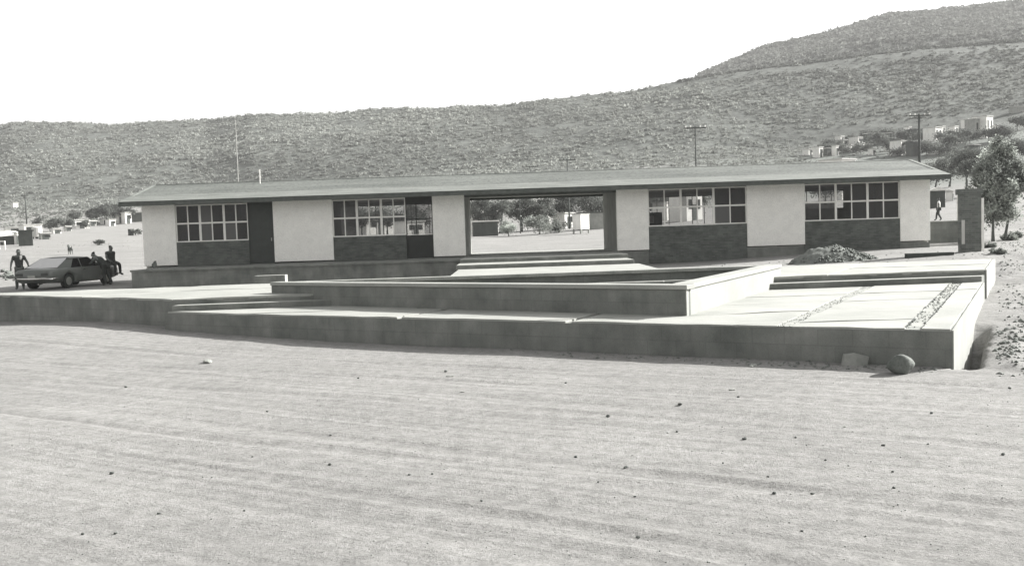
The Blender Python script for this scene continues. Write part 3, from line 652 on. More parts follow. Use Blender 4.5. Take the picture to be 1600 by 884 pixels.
_rows = sorted([(1290, 248, 16, 26), (1318, 247, 13, 24), (1345, 248, 16, 30), (1372, 240, 24, 30), (1390, 246, 26, 28), (1402, 252, 14, 30), (1418, 248, 22, 22), (1448, 250, 20, 30),
                  (1470, 250, 16, 34), (1492, 244, 26, 34), (1508, 238, 28, 26), (1330, 232, 12, 24), (1440, 228, 16, 20)])
for i_, (u, v, h, w_) in enumerate(_rows):
    shrub(L1 + ', ' + HORD[i_], u, v-7, h, w_, k, G1, .62, 'bushy_tree', 'tree'); k += 1
G5 = 'trees higher in the hillside town'
for i_, (u, v, h, w_) in enumerate([(1300, 236, 14, 30), (1356, 224, 16, 30), (1383, 222, 18, 30), (1412, 224, 16, 26), (1445, 240, 18, 26), (1475, 228, 18, 28), (1490, 222, 16, 30), (1515, 226, 20, 28), (1545, 224, 20, 30), (1570, 222, 24, 36), (1590, 206, 22, 30)]):
    shrub('dark tree in the upper row of the hillside town, '+['leftmost', 'second from the left', 'third from the left', 'fourth from the left', 'fifth from the left', 'sixth from the left', 'seventh from the left', 'eighth from the left', 'ninth from the left', 'tenth from the left', 'rightmost'][i_], u, v-2, h, w_, k, G5, .55, 'town_tree', 'tree'); k += 1
G2 = 'trees behind the right gable'
for i_, (u, v, h, w_) in enumerate([(1462, 296, 44, 40), (1484, 292, 46, 46), (1510, 296, 62, 50), (1532, 304, 64, 44), (1500, 270, 40, 50), (1585, 300, 40, 50), (1548, 262, 40, 44), (1585, 255, 36, 44)]):
    shrub(['dense dark tree nearest the right gable', 'dense dark tree over the white roofed shed', 'tallest dense dark tree left of the feathery tree', 'dense dark tree directly behind the brick pillar', 'dense dark tree higher up behind the pillar trees', 'dense dark tree low at the right picture edge', 'dense dark tree behind the feathery crown', 'dense dark tree high at the right picture edge'][i_], u, v, h, w_, k, G2, .55, 'dense_tree', 'tree'); k += 1
G3 = 'dark trees along the left houses'
for i_, (u, v, h, w_) in enumerate(sorted([(78, 362, 20, 22), (90, 362, 22, 22), (104, 360, 22, 20), (152, 352, 30, 26), (168, 350, 34, 30), (182, 347, 30, 26), (200, 348, 26, 24), (138, 357, 14, 18), (58, 352, 12, 20), (118, 345, 14, 20)])):
    shrub('dark tree in the house row across the left field, '+['leftmost', 'second from the left', 'third from the left', 'fourth from the left', 'fifth from the left', 'sixth from the left', 'seventh from the left', 'eighth from the left', 'ninth from the left', 'rightmost'][i_], u, v, h, w_, k, G3, .6, 'field_edge_tree', 'tree'); k += 1
G4 = 'trees seen through the open passage'
ORD = ['leftmost', 'second from the left', 'third from the left', 'fourth from the left', 'fifth from the left', 'sixth from the left', 'seventh from the left', 'eighth from the left', 'ninth from the left', 'tenth from the left', 'eleventh from the left', 'twelfth from the left', 'rightmost']
def ordl(i, n): return 'rightmost' if i == n-1 else ORD[i]
lst = [(748, 118, 58, 50), (782, 116, 56, 46), (815, 120, 60, 46), (850, 120, 52, 40), (886, 124, 62, 46), (925, 126, 62, 56)]
for i, (u, y, h, w_) in enumerate(lst):
    shrub('tall dark tree in the passage view, %s of its row' % ordl(i, 6), u, None, h, w_, k, G4, .62, 'passage_tree', 'tree', y=y); k += 1
for u, y, h, w_, lb in [(566, 122, 44, 50, 'dark tree seen in the middle panes left of the passage'), (606, 120, 46, 50, 'dark tree seen in the last panes left of the passage'), (648, 120, 44, 50, 'dark tree seen through the glazed door'), (1030, 125, 44, 44, 'dark tree seen in the first panes right of the passage'), (1082, 125, 44, 50, 'dark tree seen in the middle panes right of the passage'), (1290, 122, 44, 50, 'dark tree seen in the upper panes near the right gable')]:
    shrub(lb, u, None, h, w_, k, None, .62, 'passage_tree', 'tree', y=y); k += 1
shrub('spiky grey shrub seen in the middle of the open passage', 843, None, 34, 44, 301, None, 1.25, y=104)
shrub('low dark shrub beside the spiky grey shrub through the passage', 872, None, 22, 30, 302, None, .8, y=106)
shrub('pale leafy bush beside the dark hut through the passage', 794, None, 27, 26, 303, None, 2.6, y=103)
shrub('small dark bush beside the crate on the left field', 213, 368, 13, 13, 305, None, .8)
shrub('low ragged bush lying on the left field', 157, 383, 10, 16, 306, None, .8)
for i, (u, v, h, w_) in enumerate([(1575, 376, 9, 26), (1590, 372, 10, 20), (1545, 388, 8, 20), (1560, 398, 6, 22)]):
    shrub('low grey weeds at the foot of the feathery tree', u, v, h, w_, 310+i, 'weeds below the feathery tree', 1.1)

# ------------------------------------------------------------------ houses
def house(label, u, v, wpx, hpx, wall='white_wash', roofm='tin_roof', rz=55, flat=True, name='house', dpx=None, y=None, holes=1, group=None):
    p = hit(u, v) if y is None else at_y(u, y); k = p[1]/1480; w_, h = wpx*k*.85, hpx*k; d = (dpx or wpx)*k*.8
    t = thing(name, label, 'house', (p[0], p[1], p[2]-.1), R(rz), group)
    mesh('wall', boxv(-w_/2, w_/2, -d/2, d/2, -1.0, h), BOXF, wall, t)
    if flat:
        o = mesh('roof', boxv(-w_/2-.15, w_/2+.15, -d/2-.15, d/2+.15, h+.002, h+.14), BOXF, roofm, t)
    else:
        V = [(-w_/2-.2, -d/2-.25, h+.01), (w_/2+.2, -d/2-.25, h+.01), (w_/2+.2, d/2+.25, h+.01), (-w_/2-.2, d/2+.25, h+.01), (-w_/2-.2, 0, h+.3*d), (w_/2+.2, 0, h+.3*d)]
        mesh('roof', V, [(0, 3, 2, 1), (0, 1, 5, 4), (2, 3, 4, 5), (1, 2, 5), (3, 0, 4)], roofm, t)
    if holes:
        for sx in ((-.25, .25) if w_ > 2.5 else (.2,)):
            mesh('window', boxv(sx*w_-.35, sx*w_+.35, -d/2-.03, -d/2-.002, h*.45, h*.8), BOXF, 'dark_void', t)
        dd_ = mesh('door', boxv(-.4, .4, -d/2-.03, -d/2-.002, 0, min(2, h*.8)), BOXF, 'house_dark', t)
        mesh('window', boxv(w_/2+.002, w_/2+.03, -.35, .35, h*.45, h*.8), BOXF, 'dark_void', t)
    return t
# hillside, right
house('narrow white hut leftmost in the hillside row', 1278, 246, 14, 16, rz=41)
house('thin white hut second in the hillside row', 1305, 243, 9, 15, rz=41)
house('low white hut third in the hillside row', 1327, 237, 16, 10, rz=41)
house('small white hut fourth in the hillside row', 1345, 238, 10, 14, rz=41)
house('dark hillside house under a long white slanting roof', 1371, 227, 49, 18, 'house_dark', 'white_wash', 12, dpx=14, holes=0)
house('ragged white house between dark trees above the roof end', 1404, 242, 23, 21, rz=41)
house('dark hut beside the tall power pole on the slope', 1427, 218, 22, 15, 'house_dark', 'house_dark', 20, holes=0)
house('dark shed below the power pole above the roof', 1427, 244, 18, 21, 'house_dark', 'house_dark', 20, holes=0)
house('white box house right of the power pole', 1457, 220, 25, 20, rz=40)
house('white cube hut just above the roof end', 1461, 241, 17, 15, rz=41)
house('grey white hut right of the white cube hut', 1478, 237, 18, 21, 'house_grey', rz=41)
house('tiny white hut halfway to the tall white house', 1489, 210, 14, 12, rz=41)
house('small white hut left of the tall white house', 1509, 201, 13, 14, rz=41)
house('tall white house highest on the right slope', 1535, 215, 28, 32, rz=41)
house('darker grey house adjoining the tall white house', 1521, 217, 22, 30, 'house_grey', rz=35)
house('long low retaining hut at the right edge of the hill', 1592, 175, 34, 8, 'house_grey', rz=10, dpx=8, holes=0)
house('broad low white house just left of the long slanting roof', 1338, 226, 20, 11, rz=40)
house('grey hut behind the white hut row', 1316, 229, 14, 10, 'house_grey', rz=38)
house('white hut under the long slanting roof', 1388, 236, 12, 12, rz=40)
house('pale hut between the ragged house and the dark shed', 1414, 233, 12, 11, 'house_grey', rz=40)
house('white hut above the white box house', 1470, 208, 12, 10, rz=42)
house('small pale hut left of the white box house', 1443, 217, 10, 10, rz=42)
house('white hut at the foot of the tall white house', 1500, 224, 12, 11, rz=42)
house('white hut alone right of the tall white house', 1556, 205, 9, 9, rz=42, holes=0)
house('low pale hut first above the roof left of the hillside row', 1262, 242, 14, 9, rz=40)
house('small dark hut between the first white huts', 1292, 243, 12, 11, 'house_dark', 'tin_roof', rz=35, holes=0)
house('white hut in the second row above the thin hut', 1312, 222, 12, 9, rz=41)
house('dark hut in the second row beside the broad white house', 1355, 236, 14, 10, 'house_dark', 'tin_roof', rz=30, holes=0)
house('white hut right below the long slanting roof', 1362, 242, 10, 9, rz=41)
house('small white hut above the dark hut by the power pole', 1418, 207, 10, 8, rz=41)
house('white hut between the cube hut and the grey white hut', 1449, 236, 11, 9, rz=41)
house('dark low house below the tall white house', 1520, 238, 18, 11, 'house_dark', 'tin_roof', rz=30, holes=0)
# beyond right gable
house('open fronted shed with white roof just past the right gable', 1464, 336, 34, 27, 'house_dark', 'white_wash', 72, flat=False, y=95, dpx=26, holes=0)
house('white gabled hut behind the low wall', 1484, 330, 12, 16, rz=60, flat=False, y=105)
# through the passage
house('dark flat hut at the left of the view through the passage', 758, None, 44, 23, 'house_dark', 'white_wash', 6, y=108, holes=0)
house('long white wall house behind the dark hut', 752, None, 46, 36, rz=40, y=128)
house('white house high behind the trees in the passage view', 846, None, 26, 50, rz=35, y=150)
house('white cottage right of the spiky shrub', 881, None, 28, 24, rz=50, y=122)
house('wide grey shed with dark roof at the right of the passage view', 927, None, 48, 26, 'house_grey', 'house_dark', 5, y=112, holes=0)
house('white house seen through the window left of the passage', 585, None, 60, 30, rz=35, y=125)
house('low white house seen through the door left of the passage', 640, None, 40, 22, rz=45, y=118)
house('white house seen through the window right of the passage', 1072, None, 44, 42, rz=40, y=115)
house('white walled house seen at the edge of the same window', 1040, None, 34, 28, rz=45, y=122)
house('white house seen through the last window', 1310, None, 48, 62, rz=40, y=135)
# left field edge
house('tent shaped white shed at the far left of the field', 14, 382, 34, 14, 'house_dark', 'white_wash', 30, flat=False, holes=0)
house('narrow white hut beside the tent shaped shed', 29, 382, 10, 19, rz=60)
house('dark shed between white hut and tanks on the left', 41, 384, 23, 24, 'house_dark', 'house_dark', 25, holes=0)
house('white house behind the utility pole on the left', 48, 365, 31, 14, rz=45)
house('white house in the middle of the left row', 124, 357, 26, 13, rz=48)
house('small white hut left of the tree clump', 163, 350, 10, 8, rz=55)
house('white hut in front of the tree clump', 173, 353, 13, 10, rz=55)
house('white gabled house right of the tree clump', 186, 348, 16, 12, rz=52, flat=False)
house('tall white house rightmost of the left row', 198, 349, 13, 17, rz=55)
house('dark open shed with pale roof beside the school gable', 214, 346, 21, 14, 'house_dark', 'white_wash', 15, holes=0)
house('lone white hut on the lower hillside at far left', 23, 325, 9, 8, rz=55, holes=0)
house('grey hut between the tanks and the tree row', 70, 374, 16, 10, 'house_grey', rz=40)
house('low white hut in front of the left tree row', 88, 365, 14, 8, rz=45)
house('small white hut between the left trees', 106, 361, 10, 8, rz=45)
house('grey shed with pale roof left of the middle white house', 143, 353, 14, 8, 'house_grey', 'white_wash', rz=45)
house('low white house behind the dark shed on the left', 20, 364, 26, 9, rz=35)
# crate, tank, white shack
p = hit(205, 368); kk = p[1]/1480
c = thing('storage_crate', 'dark box shaped crate standing on the left field', 'crate', (p[0], p[1], p[2]-.02), R(15)); mesh('body', boxv(-4*kk, 4*kk, -3*kk, 3*kk, 0, 9.5*kk), BOXF, 'house_dark', c, bevel=.03); mesh('lid', boxv(-4.4*kk, 4.4*kk, -3.4*kk, 3.4*kk, 9.52*kk, 10.2*kk), BOXF, 'wood_dark', c)
p = hit(58, 373); kk = p[1]/1480
c = thing('water_tank', 'round pale water tank among the sheds on the left', 'tank', p); v, f = tube([(0, 0, 3*kk), (0, 0, 17*kk), (0, 0, 19*kk)], [7*kk, 7*kk, 3*kk], 16); mesh('tank_body', v, f, 'tin_roof', c)
for a in range(4): mesh('leg', boxv(*(lambda x, y: (x-.08, x+.08, y-.08, y+.08, -.2, 3*kk))(5*kk*math.cos(a*1.57+.7), 5*kk*math.sin(a*1.57+.7))), BOXF, 'wood_dark', c)
p = at_y(908, 100); kk = p[1]/1480
c = thing('white_shack', 'small white shack on stilts leaning in the passage view', 'shack', (p[0], p[1], p[2]), R(48))
mesh('wall', boxv(-11*kk, 11*kk, -8*kk, 8*kk, 7*kk, 30*kk), BOXF, 'white_wash', c); mesh('roof', boxv(-12*kk, 12*kk, -9*kk, 9*kk, 30.1*kk, 31*kk), BOXF, 'tin_roof', c)
for sx in (-1, 1):
    for sy in (-1, 1): mesh('leg', boxv(sx*10*kk-.07, sx*10*kk+.07, sy*7*kk-.07, sy*7*kk+.07, -.2, 7*kk), BOXF, 'wood', c)
p = hit(4, 390); kk = p[1]/1480
c = thing('rail_frame', 'white post and rail frame at the left edge of the field', 'frame', p)
for sx in (-5, 4): mesh('post', boxv(sx*kk-.05, sx*kk+.05, -.05, .05, -.1, 12*kk), BOXF, 'white_paint', c)
mesh('rail', boxv(-5.5*kk, 4.5*kk, -.05, .05, 12*kk+.002, 12*kk+.1), BOXF, 'white_paint', c)

# ------------------------------------------------------------------ utility poles
def pole(label, u, y, vtop, arms=1, r=.14, white=True, aw=1.1):
    x, Y, Z = ray(u, vtop); top = CAM_H+Z/Y*y; px, py = x/Y*y, y; g0 = tz(px, py)
    t = thing('utility_pole', label, 'pole', (px, py, g0), 0, 'utility poles of the town'); H_ = top-g0
    v, f = tube([(0, 0, -.3), (0, 0, H_)], [r, r*.7], 8); mesh('shaft', v, f, 'wood_dark', t, smooth=True)
    for i in range(arms):
        z = H_-.25-.7*i; a = mesh('crossarm', boxv(-aw, aw, -.09-r, .03-r, z-.07, z+.07), BOXF, 'wood_dark', t)
        for q in (-.9, -.45, .45, .9):
            v, f = tube([(q*aw, -.03-r, z+.072), (q*aw, -.03-r, z+.2), (q*aw, -.03-r, z+.28)], [.05, .09, .05], 6); mesh('insulator', v, f, 'white_paint' if white else 'wood_dark', a)
    return t
pole('utility pole with pale insulators rising behind the roof right of the passage', 1086, 115, 197, 1, .1, aw=1.3)
pole('tall utility pole among the hillside houses at right', 1436, 125, 178, 1, .2, aw=1.4)
pole('utility pole top just showing over the roof above the passage', 886, 165, 248, 1, .14, False, 1.4)
pole('short utility pole top beside it above the passage', 828, 190, 259, 1, .12, False, 1.6)
pole('utility pole among the sheds on the left field edge', 39, 205, 304, 1, .16, False, .8)
pole('slender pole standing right of the white shack in the passage', 888, 118, 290, 0, .12)
pole('pale thin pole standing left of centre in the passage view', 811, 112, 290, 0, .07)

# ------------------------------------------------------------------ right hand side: pillar, low wall, rubble
px, py = 17.35, 35.8; pz = tz(px, py)
pil = thing('brick_pillar', 'square unfinished brick pillar standing alone beside the school', 'pillar', (px, py, pz))
mesh('shaft', boxv(-.31, .28, -.3, .3, -.2, 2.15), BOXF, 'brick_pillar', pil); mesh('cap', boxv(-.38, .34, -.34, .34, 2.152, 2.36), BOXF, 'brick_pillar', pil)
mesh('formwork_board', boxv(.285, .37, -.345, -.305, -.05, 2.0), BOXF, 'white_paint', pil); mesh('formwork_board', boxv(-.36, -.318, -.28, -.1, .3, 1.2), BOXF, 'wood_pale', pil)  # right board coloured white to stand for sunlight on it
lw = thing('garden_wall', 'low grey wall between the school gable and the brick pillar', 'wall', (22.5, 47.5, tz(22.5, 47.5)))
mesh('wall_body', boxv(-1.9, .55, -.1, .1, -.3, 1.02), BOXF, 'concrete_dark', lw); mesh('coping', boxv(-1.95, .6, -.14, .14, 1.022, 1.07), BOXF, 'concrete_worn', lw)
pp = thing('pale_post', 'thin pale wooden post behind the low grey wall', 'post', (22.6, 47.8, tz(22.6, 47.8))); mesh('stake', boxv(-.06, .06, -.05, .05, -.2, 2.3), BOXF, 'wood_pale', pp); mesh('cross_cleat', boxv(-.1, .1, -.075, -.052, 1.9, 2.0), BOXF, 'wood_pale', pp)
def boulder(name, label, cat, loc, rx_, ry_, rz_, seed, mt, group=None, sub=3, amp=.22, rot=0):
    bm = bmesh.new(); bmesh.ops.create_icosphere(bm, subdivisions=sub, radius=1); r = np.random.default_rng(seed); ph = r.uniform(0, 6, 6)
    for v in bm.verts:
        c = v.co; d = 1+amp*(math.sin(c.x*2.3+ph[0])*math.cos(c.y*2.1+ph[1])+.5*math.sin(c.z*4+c.x*3+ph[2])+.25*math.sin(c.y*7+ph[3])*math.sin(c.x*6+ph[4]))
        v.co = Vector((c.x*rx_*d, c.y*ry_*d, c.z*rz_*d))
    me = bpy.data.meshes.new(name); bm.to_mesh(me); bm.free(); me.polygons.foreach_set('use_smooth', [sub > 2]*len(me.polygons)); me.materials.append(MATS[mt])
    o = link(bpy.data.objects.new(name, me)); o.location = loc; o.rotation_euler = (0, 0, rot); return tag(o, label, cat, group) if label else o
bx_, by_, bz_ = hit(1413, 585, 6)
boulder('boulder', 'round grey boulder lying before the front wall near the corner', 'boulder', (bx_, by_+.1, bz_+.1), .145, .125, .12, 13, 'rock', amp=.17)
ax_, ay_, az_ = hit(1338, 571, 6)
V = [(-.17, -.07, 0), (.0, -.1, 0), (.15, -.05, 0), (.17, .06, 0), (-.05, .1, 0), (-.16, .05, 0), (-.15, -.05, .14), (-.03, -.05, .17), (.1, -.02, .13), (.19, .0, .11), (.0, .07, .15), (-.13, .05, .15)]
tag(mesh('broken_stone', [(a+ax_, b+ay_+.05, c+az_-.01) for a, b, c in V], [(5, 4, 3, 2, 1, 0), (0, 1, 7, 6), (1, 2, 8, 7), (2, 3, 9, 8), (3, 4, 10, 9), (4, 5, 11, 10), (5, 0, 6, 11), (6, 7, 10, 11), (7, 8, 9, 10)], 'rock_pale', bevel=.012), 'pale angular broken stone leaning at the foot of the front wall', 'stone')
# earth heap: cone of lumps
def heap():
    hx, hy, hz = 12.05, 35.3, tz(12.05, 35.3); n = 46; r = np.random.default_rng(5)
    g_ = np.linspace(-1, 1, n); X, Y = np.meshgrid(g_, g_); rad = np.sqrt(X**2+Y**2)
    Z = np.clip(1-rad, 0, 1)**.85*.58*(.75+.5*fbm(X*2+9, Y*2+9, 3, 81)); Z += (rad < .98)*.14*(fbm(X*9+4, Y*9+4, 3, 82)-.4)-.05
    Z = np.maximum(Z+.18*np.clip(1-np.sqrt((X+.55)**2*4+Y**2*2), 0, 1), -.08)
    V = np.stack([hx+X*1.65, hy+Y*1.2, hz+Z], 2).reshape(-1, 3); i = (np.arange(n-1)[:, None]*n+np.arange(n-1)[None, :]).ravel()
    o = npmesh('earth_heap', V, np.stack([i, i+1, i+n+1, i+n], 1), 'rubble'); tag(o, 'dark heap of earth and gravel in front of the right classrooms', 'heap')
    k = 500; a = r.uniform(0, 6.28, k); q = np.sqrt(r.uniform(0, 1, k)); x = hx+np.cos(a)*q*1.6; y = hy+np.sin(a)*q*1.15
    V, Fs = [], []
    for j in range(k):
        zz = hz+max(0, (1-q[j]))**.85*.58+.02; s = r.uniform(.025, .085); b0 = len(V)
        for dx, dy, dz in ((1, 0, 0), (0, 1, 0), (-1, 0, 0), (0, -1, 0), (0, 0, .8), (0, 0, -.6)): V.append((x[j]+dx*s*r.uniform(.6, 1.2), y[j]+dy*s*r.uniform(.6, 1.2), zz+dz*s))
        Fs += [(b0, b0+1, b0+4), (b0+1, b0+2, b0+4), (b0+2, b0+3, b0+4), (b0+3, b0, b0+4), (b0+1, b0, b0+5), (b0+2, b0+1, b0+5), (b0+3, b0+2, b0+5), (b0, b0+3, b0+5)]
    lm = mesh('lumps', V, Fs, 'rock_dark', o); lm['kind'] = 'stuff'
heap()
x, y, z = hit(1452, 401); pk = thing('timber_plank', 'dark plank lying on the ground before the right gable', 'plank', (x, y, z+.02), R(2)); mesh('board', boxv(-.85, .85, -.12, .12, -.05, .12), BOXF, 'wood_dark', pk, bevel=.01)
def stones_stuff(name, pts, smin, smax, mt, label, seed=1):
    r = np.random.default_rng(seed); n = len(pts); s = smin+(smax-smin)*r.uniform(0, 1, n)**3
    D = np.array([(1, 0, 0), (0, 1, 0), (-1, 0, 0), (0, -1, 0), (0, 0, .75), (0, 0, -.5)], float)
    V = pts[:, None, :]+D[None]*s[:, None, None]*r.uniform(.55, 1.25, (n, 6, 1)); Fb = np.array([(0, 1, 4), (1, 2, 4), (2, 3, 4), (3, 0, 4), (1, 0, 5), (2, 1, 5), (3, 2, 5), (0, 3, 5)])
    o = npmesh(name, V.reshape(-1, 3), (np.arange(n)[:, None, None]*6+Fb[None]).reshape(-1, 3), mt); return tag(o, label, 'gravel', kind='stuff')
def free(x, y):   # clear of the plaza and the building
    inl = np.ones_like(x, bool)
    for a, b in ((LW, LC), (LC, LR), (LR, LW)): inl &= ((b[0]-a[0])*(y-a[1])-(b[1]-a[1])*(x-a[0]) > -.02)
    inu = np.ones_like(x, bool); P_ = [UA, UB, UC, UD]
    for a, b in zip(P_, P_[1:]+P_[:1]): inu &= ((b[0]-a[0])*(y-a[1])-(b[1]-a[1])*(x-a[0]) > -.02)
    return ~(inl | inu) & ~((y > 23) & (y < 42.5) & (x > -2.3) & (x < 5.1)) & ~((y > 39) & (y < 51.3) & (x > -16.6) & (x < 19))
def scatter(n, y0, y1, seed, cond=None, half=.6, lo=None):
    r = np.random.default_rng(seed); y = y0*(y1/y0)**r.uniform(0, 1, n); x = r.uniform(-half if lo is None else lo, half, n)*y; k = free(x, y)
    if cond is not None: k &= cond(x, y, r)
    x, y = x[k], y[k]; return np.stack([x, y, terrain(x, y)], 1)
stones_stuff('gravel', scatter(3200, 4, 32, 21), .003, .009, 'rubble', 'fine grit strewn over the dirt forecourt', 3)
stones_stuff('pale_gravel', scatter(1600, 4, 30, 22), .003, .010, 'rock_pale', 'pale grit strewn over the dirt forecourt', 4)
stones_stuff('side_rubble', scatter(12000, 10.5, 46, 23, lambda x, y, r: (x > 5.6+(y-11)*.52) & (vnoise(x*.9, y*.9, 7)+r.uniform(-.3, .3, len(x)) > .42), .62, .36), .012, .06, 'rubble', 'clods and rubble beside the plaza and pillar', 5)
stones_stuff('wall_foot_rubble', scatter(5000, 10.8, 15, 24, lambda x, y, r: (np.abs((x-5.2)*.511+(y-11.19)*.86+.28+.25*(vnoise(x*2, y*2, 9)-.5)) < .22) & (x < 5) & (r.uniform(0, 1, len(x)) < sstep(-1, 3, x)), .45), .008, .035, 'rubble', 'crumbled earth along the foot of the front wall', 6)
stones_stuff('pale_rubble', scatter(900, 11, 46, 26, lambda x, y, r: x > 6+(y-11)*.52, .62, .36), .012, .06, 'rock_pale', 'pale stones in the churned earth at right', 8)
stones_stuff('terrace_rubble', scatter(900, 24, 41, 27, lambda x, y, r: (x > 8), .5), .015, .06, 'rubble', 'rubble between the terrace and the right classrooms', 9)
# countable stones in the foreground
protos = [boulder('loose_stone', None, None, (0, -40, -5), 1, .9, .65, 40+i, 'rock', sub=2, amp=.3) for i in range(4)]
px_list = [(697, 588, 8), (1062, 640, 12), (950, 660, 10), (1163, 697, 11), (900, 731, 8), (978, 746, 11), (1210, 783, 10), (1270, 792, 11), (1397, 782, 8), (1380, 711, 8), (1567, 713, 9), (997, 849, 10), (175, 748, 10), (197, 607, 7), (516, 739, 8), (418, 648, 6), (517, 690, 6), (181, 841, 9),
           (130, 850, 8), (249, 808, 8), (383, 818, 6), (395, 726, 5), (1243, 690, 6), (1154, 628, 7), (1455, 653, 8), (1578, 610, 8), (1290, 727, 6), (1200, 753, 6), (1058, 686, 6), (753, 791, 7), (676, 756, 6), (640, 745, 6), (1395, 760, 6), (1253, 839, 7), (935, 771, 6), (884, 600, 6), (560, 597, 5), (1450, 712, 5), (1130, 735, 5), (992, 783, 6)]
for i, (u, v, d) in enumerate(px_list):
    x, y, z = hit(u, v, 3.); k_ = d*.5*y/1480
    o = protos[i % 4] if i < 4 else protos[i % 4].copy()
    if i >= 4: COL.objects.link(o)
    o.location = (x, y, z+k_*.35); k_ *= .64; o.scale = (k_*1.15, k_, k_); o.rotation_euler = (0, 0, random.uniform(0, 6))
    tag(o, 'small dark stone lying loose on the dusty forecourt', 'stone', 'loose stones on the forecourt')
ws = [(703, 594, 10), (1177, 577, 14), (1219, 573, 9), (1144, 616, 8), (1320, 677, 6), (325, 567, 18), (722, 617, 6)]
for i, (u, v, d) in enumerate(ws):
    x, y, z = hit(u, v, 3.); k_ = d*.5*y/1480
    o = boulder('pale_stone', 'pale flat chip of stone lying on the dusty forecourt', 'stone', (x, y, z+k_*.15), k_*1.3, k_*.8, k_*.4, 70+i, 'rock_pale', 'pale stone chips on the forecourt', sub=2, amp=.25, rot=i)

# ------------------------------------------------------------------ people
def person(name, label, loc, rz, J, radii, shirt, trousers, hairm='hair', extra=None, group=None, sleeve=.55):
    """J: joint positions (local, +y is forward); one skinned body, clothes and hair are children"""
    t = thing(name, label, 'person', loc, rz, group)
    BON = [('pelvis', 'spine'), ('spine', 'chest'), ('chest', 'neck'), ('neck', 'jaw'), ('jaw', 'skull'), ('skull', 'top')]
    for s in 'lr': BON += [('chest', 'sh'+s), ('sh'+s, 'el'+s), ('el'+s, 'wr'+s), ('wr'+s, 'pa'+s), ('pelvis', 'hip'+s), ('hip'+s, 'kn'+s), ('kn'+s, 'an'+s), ('an'+s, 'toe'+s)]
    RD = dict(pelvis=(.14, .1), spine=(.125, .095), chest=(.15, .105), neck=(.052, .052), jaw=(.07, .075), skull=(.085, .098), top=(.06, .07), sh=(.062, .062), el=(.043, .043), wr=(.03, .028), pa=(.036, .02), hip=(.088, .09), kn=(.058, .06), an=(.04, .042), toe=(.04, .028))
    def rad(k): return RD[k] if k in RD else RD[k[:-1]]
    def skin(nm, names, bones, mt, grow, root, chains=(), sub=2):
        V = [J[k] for k in names]; E = [(names.index(a), names.index(b)) for a, b in bones]; Rr = [rad(k) for k in names]; roots = [names.index(root)]
        for ch, rr_ in chains:
            b0 = len(V); roots.append(b0); V += ch; Rr += [(q, q) for q in rr_]; E += [(b0+i, b0+i+1) for i in range(len(ch)-1)]
        me = bpy.data.meshes.new(nm); me.from_pydata([tuple(v) for v in V], E, []); me.update(); o = link(bpy.data.objects.new(nm, me), t)
        o.modifiers.new('skin', 'SKIN'); sv = me.skin_vertices[0].data
        for i, r_ in enumerate(Rr): sv[i].radius = (r_[0]*1.13+grow, r_[1]*1.13+grow); sv[i].use_root = i in roots
        sb = o.modifiers.new('sub', 'SUBSURF'); sb.levels = sb.render_levels = sub; me.materials.append(MATS[mt]); return o
    ch = []
    for s in 'lr':   # fingers and thumb
        w_, p_ = Vector(J['wr'+s]), Vector(J['pa'+s]); d = (p_-w_).normalized(); sd_ = d.cross(Vector((0, 0, 1)));  sd_ = sd_.normalized() if sd_.length > .2 else Vector((0, 1, 0)); nrm = d.cross(sd_).normalized()
        for i, L in enumerate((.065, .075, .07, .055)):
            b = p_+sd_*(-.03+.02*i); ch.append(([b, b+d*L*.5+nrm*.006, b+d*L+nrm*.022], [.0095, .0085, .007]))
        b = w_*.5+p_*.5-sd_*.025; ch.append(([b, b-sd_*.03+d*.02, b-sd_*.038+d*.05], [.011, .010, .008]))
    f_ = Vector(J['face']); hd = Vector(J['skull']); ch.append(([hd+f_*.085-Vector((0, 0, .012)), hd+f_*.112-Vector((0, 0, .032))], [.012, .012]))
    sd2 = f_.cross(Vector((0, 0, 1))).normalized()
    for q in (-1, 1): ch.append(([hd+sd2*q*.085-Vector((0, 0, .01)), hd+sd2*q*.098-f_*.01], [.016, .02]))
    names = list(dict.fromkeys(k for b in BON for k in b)); skin('body', names, BON, 'skin', 0, 'pelvis', ch)
    J2 = dict(J)
    for s in 'lr': J2['cf'+s] = tuple(Vector(J['sh'+s])*(1-sleeve)+Vector(J['el'+s])*sleeve); RD['cf'] = (.056, .056)
    JJ = J; J = J2
    if shirt:
        bs = [('pelvis', 'spine'), ('spine', 'chest'), ('chest', 'shl'), ('chest', 'shr'), ('shl', 'cfl'), ('shr', 'cfr')]; nn = list(dict.fromkeys(k for b in bs for k in b)); skin('shirt', nn, bs, shirt, .02, 'spine')
    bs = [('pelvis', 'hipl'), ('hipl', 'knl'), ('knl', 'anl'), ('pelvis', 'hipr'), ('hipr', 'knr'), ('knr', 'anr')]; nn = list(dict.fromkeys(k for b in bs for k in b)); skin('trousers', nn, bs, trousers, .017, 'pelvis')
    for s in 'lr': skin('shoe', ['an'+s, 'toe'+s], [('an'+s, 'toe'+s)], 'cloth_dark', .012, 'an'+s, sub=1)
    h0 = hd-f_*.022+Vector((0, 0, .03)); J = dict(J2); J['ha'] = tuple(h0-Vector((0, 0, .05))-f_*.02); J['hb'] = tuple(h0+Vector((0, 0, .03))); J['hc'] = tuple(h0+Vector((0, 0, .07))+f_*.035)
    RD.update(ha=(.07, .07), hb=(.095, .1), hc=(.06, .065))
    def rad2(k): return RD[k] if k in RD else RD[k[:-1]]
    V = [J['ha'], J['hb'], J['hc']]; me = bpy.data.meshes.new('hair'); me.from_pydata(V, [(0, 1), (1, 2)], []); o = link(bpy.data.objects.new('hair', me), t); o.modifiers.new('skin', 'SKIN')
